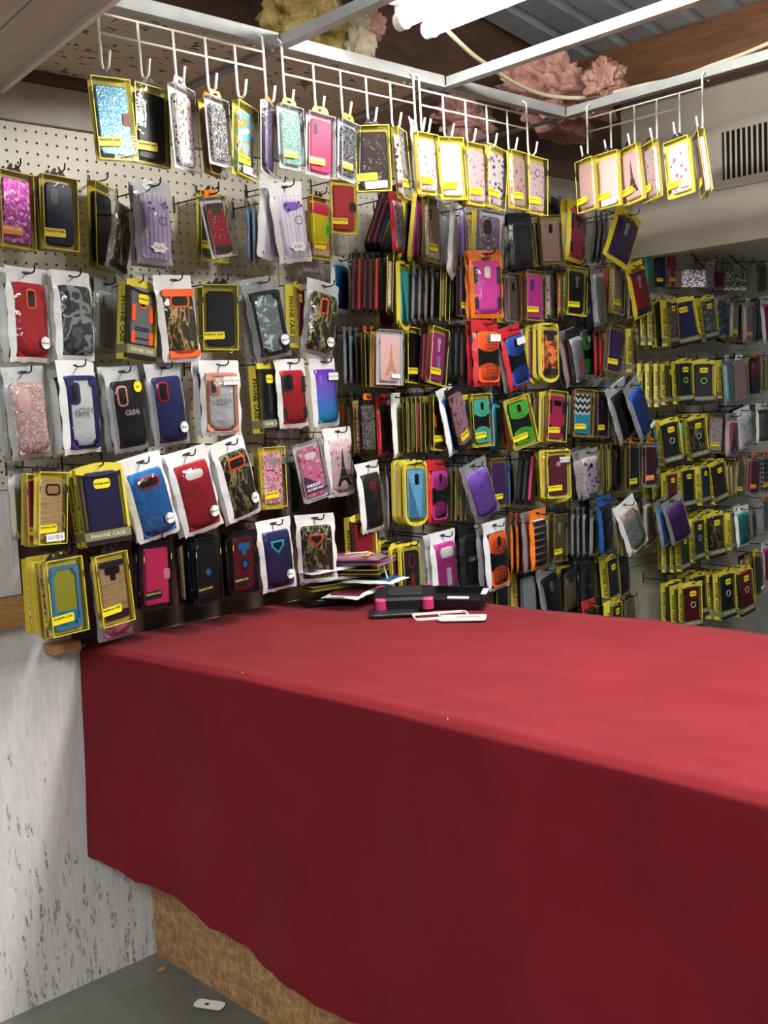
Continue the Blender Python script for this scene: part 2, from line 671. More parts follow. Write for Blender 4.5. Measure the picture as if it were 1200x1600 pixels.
def m_wood(a, b, stretch=(12, 1, 12), scale=6, rough=0.6):
    def f():
        nt = NT('wood')
        n = nt.noise(nt.coords(stretch), scale, 4, 0.6, 0.6)
        nt.col(nt.ramp(n, [(0.3, a), (0.7, b)]))
        nt.bump(n, 0.2, 0.002)
        nt.pr(rough)
        return nt.m
    return f


def m_tile():
    nt = NT('fissured_ceiling_tile')
    v = nt.coords((0.45, 1, 1), (0, 0, 0.35))
    n = nt.noise(v, 75, 2, 0.5, 0.4)
    holes = nt.math('GREATER_THAN', n, 0.645)
    nt.col(nt.mix(holes, nt.ramp(nt.noise(v, 6, 3), [(0.3, 'b5a68f'), (0.7, 'c9bda8')]), '4a3d30'))
    nt.bump(holes, 0.5, -0.004)
    nt.pr(0.8)
    return nt.m


def m_dirty(a, b, scale=5, rough=0.6, bump=0.15, stretch=(1, 1, 1)):
    def f():
        nt = NT('dirty_paint')
        n = nt.noise(nt.coords(stretch), scale, 5, 0.65)
        nt.col(nt.ramp(n, [(0.3, a), (0.7, b)]))
        nt.bump(nt.noise(nt.coords(stretch), scale * 12, 3), bump, 0.003)
        nt.pr(rough)
        return nt.m
    return f


def m_cloth():
    nt = NT('red_cloth')
    v = nt.coords()
    n = nt.noise(v, 5, 4, 0.6)
    f = nt.noise(v, 420, 2, 0.6)
    c = nt.ramp(n, [(0.3, '6a141c'), (0.7, '771a24')])
    nt.col(nt.mix(nt.math('MULTIPLY', f, 0.3), c, '8c2a34'))
    nt.bump(nt.noise(v, 900, 2), 0.25, 0.001)
    nt.pr(0.9, 0, 0.15)
    nt.b.inputs['Sheen Weight'].default_value = 0.12
    nt.b.inputs['Sheen Roughness'].default_value = 0.4
    nt.b.inputs['Sheen Tint'].default_value = (1.0, 0.55, 0.55, 1)
    return nt.m


def m_glow():
    nt = NT('fluorescent_tube')
    nt.b.inputs['Base Color'].default_value = (1, 1, 1, 1)
    nt.b.inputs['Emission Color'].default_value = (1.0, 0.97, 0.91, 1)
    nt.b.inputs['Emission Strength'].default_value = TUBE_POWER
    return nt.m


def m_fluff(a, b, c):
    def f():
        nt = NT('insulation')
        n = nt.noise(nt.coords(), 14, 6, 0.7, 0.5)
        nt.col(nt.ramp(n, [(0.3, a), (0.5, b), (0.72, c)]))
        nt.bump(nt.noise(nt.coords(), 90, 4, 0.7), 0.8, 0.012)
        nt.pr(0.95, 0, 0.1)
        return nt.m
    return f


PATTERN.update({
    'pegboard': m_pegboard, 'osb_white': m_osb_white, 'osb_brown': m_osb_brown, 'concrete': m_concrete, 'tile': m_tile, 'cloth': m_cloth, 'glow': m_glow,
    'pine': m_wood('9a6b3e', 'bf925c', (3, 1, 30)), 'dark_ply': m_wood('3f2d20', '63483a', (2, 1, 6), 3), 'joist': m_wood('553722', '7b5233', (14, 1, 14), 4), 'strip_brown': m_wood('4a3626', '5f4734', (1, 1, 20)),
    'rough_board': m_dirty('9c978c', 'bab5a8', 9), 'soffit': m_dirty('d8cebb', 'e6dece', 3, 0.5), 'beam': m_dirty('b3a799', 'c6bbad', 6, 0.6, 0.1, (3, 0.5, 3)), 'bead': m_dirty('d8d0c4', 'e6e0d6', 8),
    'deck': m_dirty('7f8487', '9da2a4', 4, 0.42, 0.1), 'bar_metal': m_dirty('8a8d8e', 'a3a6a5', 7, 0.35, 0.05), 'bar_shaded': m_dirty('6a6d6f', '85888a', 7, 0.4, 0.05), 'lower_panel': m_dirty('a7a499', 'bab7ad', 3, 0.5),
    'fluff_pink': m_fluff('8f6259', 'b98a7e', 'd8b3a6'), 'fluff_yellow': m_fluff('7d6a3a', 'b49c5e', 'd9cda0'), 'fluff_pale': m_fluff('8a7a66', 'b9ab90', 'd9d0bd'),
    'cable': lambda: flat('cable', 'd9cfae', 0.5), 'lamp_white': lambda: flat('lamp_white', 'd5d2ca', 0.5), 'gap_shade': lambda: flat('gap_shade', '0d0d0d', 0.8),
})

# ------------------------------------------------------------------ the setting
tag(obj('floor', MB().box(-4, 6.5, -4, 2.6, -0.1, 0).mesh('floor'), 'concrete'), kind='structure')
wall = tag(obj('wall_back', MB().box(-1.5, 6.5, 2.43, 2.55, 0, 3.3).mesh('wall_back'), 'dark_ply'), kind='structure')

PITCH, HOLE = 0.0254, 0.0033


def pegboard_mesh(x0, x1, z0, z1):
    """a perforated board: every hole is cut, with its own rim depth"""
    nx, nz = int((x1 - x0) / PITCH), int((z1 - z0) / PITCH)
    mx, mz = (x1 - x0 - nx * PITCH) / 2, (z1 - z0 - nz * PITCH) / 2
    v, f = [], []
    hp = PITCH / 2
    ring = [(math.cos(math.radians(a)) * HOLE, math.sin(math.radians(a)) * HOLE) for a in range(0, 360, 45)]
    sq = [(hp, 0), (hp, hp), (0, hp), (-hp, hp), (-hp, 0), (-hp, -hp), (0, -hp), (hp, -hp)]
    yf, yb = WALL, WALL + 0.005
    for i in range(nx):
        cx = x0 + mx + (i + 0.5) * PITCH
        for j in range(nz):
            cz = z0 + mz + (j + 0.5) * PITCH
            n = len(v)
            v += [(cx + a, yf, cz + b) for a, b in sq] + [(cx + a, yf, cz + b) for a, b in ring] + [(cx + a, yb, cz + b) for a, b in ring]
            for k in range(8):
                k2 = (k + 1) % 8
                f.append((n + k, n + 8 + k, n + 8 + k2, n + k2))
                f.append((n + 8 + k, n + 16 + k, n + 16 + k2, n + 8 + k2))
    b = MB()
    for q in ((x0, x0 + mx, z0, z1), (x1 - mx, x1, z0, z1), (x0 + mx, x1 - mx, z0, z0 + mz), (x0 + mx, x1 - mx, z1 - mz, z1)):
        if q[1] - q[0] > 1e-4 and q[3] - q[2] > 1e-4:
            b.box(q[0], q[1], yf, yb, q[2], q[3])
    o = len(v)
    return to_mesh('pegboard', v + b.v, f + [tuple(o + i for i in q) for q in b.f])


PEG_TOP = 2.094
for x0, x1, z0 in ((0.70, 1.92, 1.25), (1.922, 2.20, 1.25), (2.202, 3.42, 0.74), (3.422, 4.64, 0.74), (4.642, 5.60, 0.74)):
    obj('pegboard', pegboard_mesh(x0, x1, z0, PEG_TOP), 'pegboard', wall)
obj('upper_board', MB().box(-0.5, 3.69, 2.385, 2.43, PEG_TOP + 0.002, 2.185).mesh('upper_board'), 'rough_board', wall)
obj('ceiling_strip', MB().box(-0.5, 2.12, 2.36, 2.43, 2.187, 2.215).mesh('ceiling_strip'), 'strip_brown', wall)
obj('strand_board', MB().box(-1.5, 1.95, 2.395, 2.43, 0, 0.845).mesh('strand_board'), 'osb_white', wall)
obj('strand_board', MB().box(-1.5, 1.205, 2.395, 2.43, 0.8455, 0.935).mesh('strand_board'), 'osb_white', wall)
obj('strand_board', MB().box(-1.5, 1.09, 2.397, 2.43, 1.002, 1.248).mesh('strand_board'), 'osb_white', wall)
obj('rail', MB().box(-1.5, 1.10, 2.355, 2.43, 0.937, 1.0).mesh('rail'), 'pine', wall)
for x0, x1, z0, z1 in ((1.952, 3.84, 0, 0.70), (3.844, 5.0, 0, 0.70), (5.004, 6.2, 0, 0.70), (2.202, 3.84, 0.703, 0.738), (3.844, 6.2, 0.703, 0.738)):
    obj('panel', MB().box(x0, x1, 2.40, 2.43, z0, z1).mesh('panel'), 'lower_panel', wall)

# soffit with its return-air vent
soffit = tag(obj('wall_soffit', MB().box(3.70, 5.8, -0.5, 2.43, 1.965, 2.62).mesh('wall_soffit'), 'soffit'), kind='structure')
obj('soffit_trim', MB().box(3.685, 3.76, -0.5, 2.398, 1.925, 1.968).mesh('soffit_trim'), 'soffit', soffit)
vent = tag(empty('air_vent', (3.70, 1.6, 2.14)), 'pale louvred air vent on the beige soffit at upper right', 'vent')
vy0, vy1, vz0, vz1 = 1.30, 2.0, 2.155, 2.325
fr = MB()
for q in ((vy0 - 0.03, vy1 + 0.03, vz0 - 0.03, vz0), (vy0 - 0.03, vy1 + 0.03, vz1, vz1 + 0.03), (vy0 - 0.03, vy0, vz0, vz1), (vy1, vy1 + 0.03, vz0, vz1)):
    fr.box(-0.012, 0.004, q[0] - 1.6, q[1] - 1.6, q[2] - 2.14, q[3] - 2.14)
obj('frame', fr.mesh('frame'), 'soffit', vent)
obj('opening', MB().box(-0.003, 0.0, vy0 - 1.6, vy1 - 1.6, vz0 - 2.14, vz1 - 2.14).mesh('opening'), 'gap_shade', vent)  # near-black plate, paints the shade seen between the slats
sl = MB().box(-0.009, -0.001, -0.0035, 0.0035, vz0 - 2.14, vz1 - 2.14).mesh('slat')
ns = 34
for i in range(ns):
    obj('slat', sl, 'soffit', vent, (0, vy0 - 1.6 + (i + 0.5) * (vy1 - vy0) / ns, 0), (0, 0, 0.5))
obj('lever', MB().box(-0.02, 0, -0.006, 0.006, -0.008, 0.008).mesh('lever'), 'lamp_white', vent, (0, vy1 - 1.6 + 0.005, 0.045))

# drop ceiling: grid bars and the two tiles still in place
ceil_root = tag(empty('ceiling', (1.6, 1.9, 2.2)), kind='structure')


def cchild(name, x0, x1, y0, y1, z0, z1, m):
    return obj(name, MB().box(x0 - 1.6, x1 - 1.6, y0 - 1.9, y1 - 1.9, z0 - 2.2, z1 - 2.2).mesh(name), m, ceil_root)


cchild('tile', 0.60, 1.555, 1.905, 2.43, 2.208, 2.222, 'tile')
cchild('tile', 1.585, 2.085, 1.905, 2.43, 2.208, 2.222, 'tile')
for x0, x1 in ((0.6, 1.555), (1.565, 2.092), (2.104, 2.6)):
    b = MB().box(x0 - 1.6, x1 - 1.6, -0.006, 0.0, 0, 0.028).box(x0 - 1.6, x1 - 1.6, -0.012, 0.014, -0.003, 0)
    obj('main_bar', b.mesh('main_bar'), 'bar_metal', ceil_root)
for x, ya, yb in ((1.565, -0.6, 1.89), (2.10, -0.6, 1.89), (2.608, -0.6, 1.89)):
    b = MB().box(x - 1.606, x - 1.600, ya - 1.9, yb - 1.9, 0, 0.025).box(x - 1.616, x - 1.59, ya - 1.9, yb - 1.9, -0.003, 0)
    obj('cross_bar', b.mesh('cross_bar'), 'bar_metal', ceil_root)
for x in (1.565, 2.10, 2.608):
    b = MB().box(x - 1.614, x - 1.586, 0.016, 0.5, 0.0, 0.004)
    obj('cross_bar', b.mesh('cross_bar'), 'bar_shaded', ceil_root)  # same metal as the bars in front, shade put into a darker colour

# steel roof deck, ribs running along the wall and falling to the right, with a joist under it
v, f = [], []
rib = 0.14
ys = []
y = -4.0
while y < 2.43:
    ys += [(y, 0), (y + 0.095, 0), (y + 0.105, 0.03), (y + 0.13, 0.03)]
    y += rib
for yy, h in ys:
    for xx in (-3.0, 6.4):
        v.append((xx, min(yy, 2.43), 2.60 - 0.15 * (xx - 3.3) + h))
for i in range(len(ys) - 1):
    f.append((2 * i, 2 * i + 1, 2 * i + 3, 2 * i + 2))
tag(obj('ceiling_deck', to_mesh('ceiling_deck', v, f), 'deck'), kind='structure')
tag(obj('roof_joist', MB().box(3.30, 3.345, -3, 2.428, 2.45, 2.598).mesh('roof_joist'), 'joist'), 'rough brown timber joist under the steel roof deck', 'joist')

# painted header over the stall opening, upper left
hd = tag(empty('trim_1', (1.145, 2.41, 2.15)), kind='structure')
hdir = Vector((0.106, 1, 0)).normalized()


def along(profile, length=3.6):
    """a cross-section (offset to the left, height) swept along the header"""
    n = len(profile)
    v, f = [], []
    for s in (0.0, -length):
        for a, h in profile:
            v.append((hdir.x * s + a, hdir.y * s, h))
    for k in range(n):
        f.append((k, (k + 1) % n, n + (k + 1) % n, n + k))
    f += [tuple(range(n)), tuple(range(n, 2 * n))[::-1]]
    return to_mesh('header_board', v, f)


obj('edge_bead', along([(0, 0), (0, 0.02), (-0.012, 0.02), (-0.012, 0)]), 'bead', hd)
obj('header_board', along([(-0.013, 0.012), (-0.013, 0.06), (-0.135, 0.06), (-0.135, 0.0)]), 'beam', hd)
obj('header_board', along([(-0.137, 0.002), (-0.137, 0.06), (-0.235, 0.06), (-0.235, 0.018)]), 'beam', hd)
obj('header_board', along([(-0.237, -0.006), (-0.237, 0.06), (-0.42, 0.06), (-0.42, 0.0)]), 'beam', hd)
obj('header_board', along([(-0.422, 0.01), (-0.422, 0.06), (-0.8, 0.06), (-0.8, 0.01)]), 'beam', hd)

# ------------------------------------------------------------------ lamp, its cord, loose insulation
lamp = tag(empty('fluorescent_lamp', (1.82, 1.12, 2.255)), 'lit twin-tube fluorescent lamp in the open ceiling above the counter', 'lamp')
h = MB().box(-0.085, 0.085, -0.62, 0.62, 0.03, 0.085)
obj('housing', h.mesh('housing'), 'lamp_white', lamp)
refl = to_mesh('reflector', [(-0.085, -0.6, 0.029), (0.085, -0.6, 0.029), (0.03, -0.6, 0.022), (-0.03, -0.6, 0.022), (-0.085, 0.6, 0.029), (0.085, 0.6, 0.029), (0.03, 0.6, 0.022), (-0.03, 0.6, 0.022)],
               [(0, 4, 7, 3), (3, 7, 6, 2), (2, 6, 5, 1), (0, 1, 5, 4)])
obj('reflector', refl, 'lamp_white', lamp)
for x in (-0.045, 0.045):
    obj('tube', MB().tube([(x, -0.595, -0.005), (x, 0.595, -0.005)], 0.016, 12).mesh('tube', True), 'glow', lamp)
    for s in (-1, 1):
        sk = MB().tube([(x, s * 0.5965, -0.005), (x, s * 0.618, -0.005)], 0.02, 14)
        sk.box(x - 0.012, x + 0.012, min(s * 0.599, s * 0.617), max(s * 0.599, s * 0.617), -0.005, 0.03)
        obj('socket', sk.mesh('socket'), 'lamp_white', lamp)

cpts = [Vector((1.90, 1.765, 2.31)), onZ(730, 78, 2.30), onZ(765, 104, 2.30), onZ(805, 130, 2.30), onZ(850, 148, 2.30), onZ(900, 153, 2.30), onZ(950, 146, 2.30), onZ(1010, 132, 2.30), onZ(1060, 122, 2.31), onZ(1110, 103, 2.32), onZ(1160, 85, 2.33), onZ(1230, 55, 2.34)]
fine = []
for i in range(len(cpts) - 1):
    p0, p1, p2, p3 = cpts[max(i - 1, 0)], cpts[i], cpts[i + 1], cpts[min(i + 2, len(cpts) - 1)]
    for k in range(5):
        t = k / 5
        fine.append(0.5 * ((2 * p1) + (p2 - p0) * t + (2 * p0 - 5 * p1 + 4 * p2 - p3) * t * t + (3 * p1 - p0 - 3 * p2 + p3) * t ** 3))
tag(obj('power_cord', MB().tube(fine + [cpts[-1]], 0.006, 8).mesh('power_cord', True), 'cable'), 'cream power cord sagging from the lamp across the open ceiling', 'cord')

from mathutils import noise as mnoise


def fluff(loc, r, m, label, seed, rot=0.0):
    bm = bmesh.new()
    bmesh.ops.create_icosphere(bm, subdivisions=5, radius=1.0)
    off = Vector((seed * 7.3, seed * 3.1, seed))
    for vt in bm.verts:
        p = vt.co.copy()
        k = 1 + 0.5 * mnoise.fractal(p * 1.6 + off, 0.8, 2.1, 5) + 0.16 * mnoise.noise(p * 7 + off)
        vt.co = Vector((p.x * r[0], p.y * r[1], p.z * r[2])) * k
    me = bpy.data.meshes.new('insulation')
    bm.to_mesh(me)
    bm.free()
    me.polygons.foreach_set('use_smooth', [True] * len(me.polygons))
    me.materials.append(None)
    return tag(obj('insulation_batt', me, m, None, loc, (0, 0, rot)), label, 'insulation', 'torn insulation above the ceiling grid')


fluff(onY(870, 150, 2.12), (0.27, 0.11, 0.10), 'fluff_pink', 'large pink insulation batt drooping beside the right cross bar', 1, 0.2)
fluff(onY(945, 126, 1.90), (0.06, 0.05, 0.055), 'fluff_pink', 'ragged tuft of pink insulation with a torn end below the joist', 2)
fluff(onY(725, 186, 2.31), (0.12, 0.045, 0.06), 'fluff_pink', 'pink insulation behind the middle wire rack', 3)
fluff(onY(880, 205, 2.32), (0.13, 0.04, 0.035), 'fluff_pink', 'dark pink insulation low behind the right rack corner', 8)
fluff(onY(478, 20, 2.08), (0.12, 0.07, 0.13), 'fluff_yellow', 'yellow insulation clump hanging left of the dark cross bar', 4)
fluff(onY(560, 66, 2.02), (0.035, 0.04, 0.07), 'fluff_pale', 'pale torn insulation strip hanging above the middle rack', 5)
fluff(onY(578, 36, 2.24), (0.04, 0.04, 0.045), 'fluff_pink', 'small pink insulation tuft above the pale torn strip', 6)
fluff(onY(515, 74, 2.30), (0.06, 0.03, 0.03), 'fluff_pale', 'pale insulation scrap lying along the dark cross bar', 7)


# ------------------------------------------------------------------ wire grid racks with hooks
def rack(name, label, loc, rotz, xs, zt, zm, zb):
    root = tag(empty(name, loc, (0, 0, rotz)), label, 'wire rack', 'white wire racks hung from the ceiling grid')
    x0, x1 = xs[0], xs[-1]
    for z in (zt, zm):
        obj('wire', MB().tube([(x0, 0, z), (x1, 0, z)], 0.0024, 6).mesh('wire', True), 'wire_white', root)
    for i, x in enumerate(xs):
        end = i in (0, len(xs) - 1)
        pts = [(x, -0.002, zt + (0.03 if end else 0.0))]
        if end:
            pts = [(x, 0.03, zt + 0.018), (x, 0.026, zt + 0.034), (x, 0.01, zt + 0.04)] + pts
        pts += [(x, -0.003, zb + 0.02), (x, -0.006, zb + 0.006), (x, -0.016, zb), (x, -0.028, zb + 0.006), (x, -0.036, zb + 0.034)]
        obj('hook_wire', MB().tube(pts, 0.0028, 6).mesh('hook_wire', True), 'wire_white', root)
    return root


def xs_at(pxs, y=1.885, z=2.12):
    out = []
    for px in pxs:
        lo, hi = 0.5, 4.0
        for _ in range(40):
            mid = (lo + hi) / 2
            if proj((mid, y, z))[0] < px:
                lo = mid
            else:
                hi = mid
        out.append(lo)
    return out


RZT, RZM, RZB = 2.175, 2.138, 2.062
xa = xs_at([155, 217, 272, 322, 368, 413])
rack('wire_rack', 'white wire hook rack at left below the speckled ceiling tile', (0, 1.885, 0), 0, xa, RZT, RZM, RZB)
xb = xs_at([442, 490, 532, 572, 610, 647])
rack('wire_rack', 'white wire hook rack left of the middle, under the second tile', (0, 1.885, 0), 0, xb, RZT, RZM, RZB)
xc = xs_at([656, 692, 727, 760, 792, 823])
rack('wire_rack', 'white wire hook rack below the pink insulation, brightest lit', (0, 1.885, 0), 0, xc, RZT, RZM, RZB)
ysr = [onX(px, 190, 2.59).y for px in (918, 955, 992, 1027, 1063, 1099)]
rack('wire_rack', 'white wire hook rack turned sideways near the soffit vent', (2.59, 0, 0), -math.pi / 2, [-q for q in ysr], RZT, RZM, RZB)

# ------------------------------------------------------------------ counter and its red cloth
CT = 0.85
counter = tag(empty('counter', (1.75, 1.0, 0)), 'long wooden counter under the red cloth', 'counter')
obj('top', MB().box(-0.43, 0.28, -1.5, 1.385, CT - 0.036, CT - 0.006).mesh('top'), 'pine', counter)
obj('front_panel', MB().box(-0.38, -0.365, -1.5, 1.39, 0.0, CT - 0.037).mesh('front_panel'), 'osb_brown', counter)
obj('back_panel', MB().box(0.25, 0.265, -1.5, 1.385, 0.0, CT - 0.037).mesh('back_panel'), 'osb_brown', counter)
obj('ledge', MB().box(-0.62, -0.55, 1.34, 1.39, CT + 0.004, CT + 0.026).mesh('ledge'), 'pine', counter)


def interp(tbl, x):
    if x <= tbl[0][0]:
        return tbl[0][1]
    for (a, va), (b, vb) in zip(tbl, tbl[1:]):
        if x <= b:
            t = (x - a) / (b - a)
            t = t * t * (3 - 2 * t)
            return va + (vb - va) * t
    return tbl[-1][1]


HEM = [(-0.6, 0.20), (1.2, 0.195), (1.5, 0.205), (1.65, 0.225), (1.87, 0.262), (2.05, 0.292), (2.2, 0.312), (2.29, 0.325), (2.385, 0.335)]
EDGE = [(0.3, 1.302), (1.3, 1.30), (1.8, 1.285), (2.1, 1.255), (2.385, 1.222)]
BACK = [(0.3, 2.215), (1.3, 2.20), (1.9, 2.15), (2.2, 2.10), (2.385, 2.06)]
NY, NT_, NF = 110, 40, 44
v, f = [], []
ncol = NT_ + NF + 6
for i in range(NY + 1):
    y = -0.5 + (2.386 + 0.5) * i / NY
    e, b, hm = interp(EDGE, y), interp(BACK, y), interp(HEM, y)
    hm += 0.004 * math.sin(y * 31) + 0.003 * math.sin(y * 73 + 1)
    sag = 0.004 * mnoise.noise(Vector((y * 5, 0.3, 0)))
    row = []
    b += 0.012 * mnoise.noise(Vector((y * 9, 2.0, 0)))
    for k in range(6):                                      # short drop behind
        t = k / 6
        row.append((b + 0.012 - 0.01 * t, y, CT - 0.05 + 0.05 * t))
    for k in range(NT_):
        t = 1 - (1 - k / (NT_ - 1)) ** 2.2
        x = b + (e + 0.012 - b) * t
        wr = 0.0035 * mnoise.noise(Vector((x * 6, y * 4, 1.0))) + 0.002 * mnoise.noise(Vector((x * 17, y * 9, 3.0)))
        z = CT + 0.005 + max(wr, -0.003) - 0.004 * max(0.0, (t - 0.985) / 0.015) ** 2
        row.append((x, y, z))
    for k in range(NF):
        t = ((k + 1) / NF) ** 1.7
        z = CT - 0.002 + (hm - CT) * t
        amp = min(1.0, t * 2.2)
        fold = 0.010 * math.sin(y * 9.5 + 0.8 * math.sin(z * 5)) + 0.006 * math.sin(y * 21 + 1.3 + z * 2.0) + 0.010 * mnoise.noise(Vector((y * 3, z * 3, 5.0)))
        flare = 0.02 * t if y > 2.0 else 0.02 * t
        x = e - 0.002 - flare + fold * amp + 0.010 * math.exp(-t * 160)
        row.append((x, y - (0.004 * t if i == NY else 0), z))
    v += row
    if i:
        o = (i - 1) * ncol
        for k in range(ncol - 1):
            f.append((o + k, o + k + 1, o + ncol + k + 1, o + ncol + k))
cloth = obj('counter_cloth', to_mesh('counter_cloth', v, f, True), 'cloth')
tag(cloth, 'dark red fabric cloth draped over the counter with an uneven hem', 'cloth')
for px, py in ((379, 1054), (700, 1132)):
    p = onX(px, py, interp(EDGE, onZ(px, py, CT).y) + 0.004)
    obj('staple', MB().tube([(p.x - 0.003, p.y - 0.003, CT + 0.0068), (p.x + 0.003, p.y + 0.003, CT + 0.0072)], 0.0008, 5).mesh('staple'), 'silver', cloth)

# litter on the floor
p = onZ(350, 1577, 0.0)
tg = tag(obj('paper_tag', to_mesh('paper_tag', *ringp(rrect(0.035, 0.075, 0.012, 4), rrect(0.012, 0.012, 0.005, 4, 0.038), 0.001)), 'paper', None, (p.x, p.y, 0.006), (-math.pi / 2 + 0.02, 0, 0.5)), 'torn white paper tag lying on the concrete floor', 'paper')
p = onZ(253, 1516, 0.0)
lf = []
for k in range(9):
    a = k / 9 * 2 * math.pi
    lf.append((0.012 * math.cos(a) * (1 + 0.3 * math.sin(3 * a)), 0.009 * math.sin(a)))
tag(obj('dry_leaf', to_mesh('dry_leaf', *prism(lf, 0.0015)), 'tan', None, (p.x, p.y, 0.002), (-math.pi / 2, 0, 0.3)), 'small tan scrap on the floor beside the white board', 'litter')


# ------------------------------------------------------------------ phone cases (part of a package, with their own sub-parts)
CW, CH, CTH = 0.078, 0.155, 0.011


def cutout(ph, kind, ring, fill):
    y = -CTH
    def put(name, me, m, x, z, dy=0.0):
        return obj(name, me, m, ph, (x, y - dy, z))
    if kind == 'n':
        return
    if kind in ('v', 'o', 'r', 's', 'big'):
        w, h, x, z = {'v': (0.017, 0.034, 0.0, 0.105), 'o': (0.021, 0.04, -0.016, 0.1), 'r': (0.042, 0.021, 0.002, 0.117), 's': (0.011, 0.032, -0.022, 0.108), 'big': (0.034, 0.05, -0.014, 0.093)}[kind]
        if ring:
            put('camera_ring', frame('camera_ring', w + 0.008, h + 0.008, 0.0042, 0.0022, min(w, h) / 2, -0.004), ring, x, z)
        put('camera_opening', slab('camera_opening', w, h, 0.0012, min(w, h) / 2 - 0.001), fill, x, z)
    elif kind == 't':
        put('camera_opening', slab('camera_opening', 0.046, 0.02, 0.0014, 0.006), fill, 0.0, 0.118)
        put('sensor_opening', slab('camera_opening', 0.016, 0.018, 0.0013, 0.004), fill, 0.0, 0.102)
    elif kind == 'k':
        put('camera_opening', slab('camera_opening', 0.019, 0.019, 0.0014, 0.0092), fill, 0.0, 0.12)
        put('sensor_opening', slab('camera_opening', 0.0105, 0.028, 0.0013, 0.005), fill, 0.0, 0.094)
    elif kind == 'c':
        if ring:
            put('camera_ring', frame('camera_ring', 0.026, 0.026, 0.0035, 0.0022, 0.0129, 0), ring, 0.0, 0.108)
        put('camera_opening', slab('camera_opening', 0.019, 0.019, 0.0014, 0.0092), fill, 0.0, 0.1115)
    elif kind == 'y':                                       # pointed shield-shaped opening
        pts = [(-0.019, 0.024), (-0.019, 0.01), (0, -0.012), (0.019, 0.01), (0.019, 0.024)]
        inn = [(-0.013, 0.02), (-0.013, 0.01), (0, -0.004), (0.013, 0.01), (0.013, 0.02)]
        put('camera_opening', cached('ycut', lambda: to_mesh('c', *prism(pts[::-1], 0.001))), fill, 0.0, 0.105)
        put('camera_ring', cached('yring', lambda: to_mesh('c', *ringp(pts, inn, 0.0022))), ring or 'orange', 0.0, 0.105)


def wave_piece(upper):
    """coloured half of a two-tone kickstand case: rounded outside, bulging towards the black waist"""
    def f():
        w, n = CW - 0.002, 10
        if upper:
            top = [p for p in rrect(w, 0.062, 0.012, 4, CH - 0.0635) if p[1] > CH - 0.03]
            low = [(-w / 2 + w * k / n, CH - 0.051 - 0.013 * math.sin(math.pi * k / n)) for k in range(n + 1)]
            pts = low + top
        else:
            bot = [p for p in rrect(w, 0.062, 0.012, 4, 0.0015) if p[1] < 0.03]
            # rrect starts bottom right, so reorder to run left-bottom -> right-bottom
            left = [p for p in bot if p[0] < 0]
            right = [p for p in bot if p[0] >= 0]
            hi = [(w / 2 - w * k / n, 0.047 + 0.013 * math.sin(math.pi * k / n)) for k in range(n + 1)]
            pts = left + right + hi
        return to_mesh('shell', *prism(pts, 0.0045, 0.0015))
    return f


def slit(sgn):
    def f():
        b = MB()
        n = 6
        for k in range(n):
            a, c = -0.019 + 0.038 * k / n, -0.019 + 0.038 * (k + 1) / n
            za, zc = sgn * 0.004 * (1 - (a / 0.019) ** 2), sgn * 0.004 * (1 - (c / 0.019) ** 2)
            o = len(b.v)
            b.v += [(a, 0, za - 0.0007), (c, 0, zc - 0.0007), (c, 0, zc + 0.0007), (a, 0, za + 0.0007)]
            b.f.append((o, o + 1, o + 2, o + 3))
        return b.mesh('slit')
    return f


def tower_mesh():
    b = MB()
    for z0, w0, z1, w1 in ((0.02, 0.026, 0.045, 0.015), (0.046, 0.014, 0.07, 0.008), (0.071, 0.0065, 0.125, 0.0012)):
        o = len(b.v)
        b.v += [(-w0, 0, z0), (w0, 0, z0), (w1, 0, z1), (-w1, 0, z1)]
        b.f.append((o, o + 1, o + 2, o + 3))
    return b.mesh('tower_print')


def leg_arch():
    n = 8
    b = MB()
    b.v = [(0.013 * math.cos(math.pi * k / n), 0, 0.0195 + 0.016 * math.sin(math.pi * k / n)) for k in range(n + 1)]
    b.f = [tuple(range(n + 1))]
    return b.mesh('arch_print')


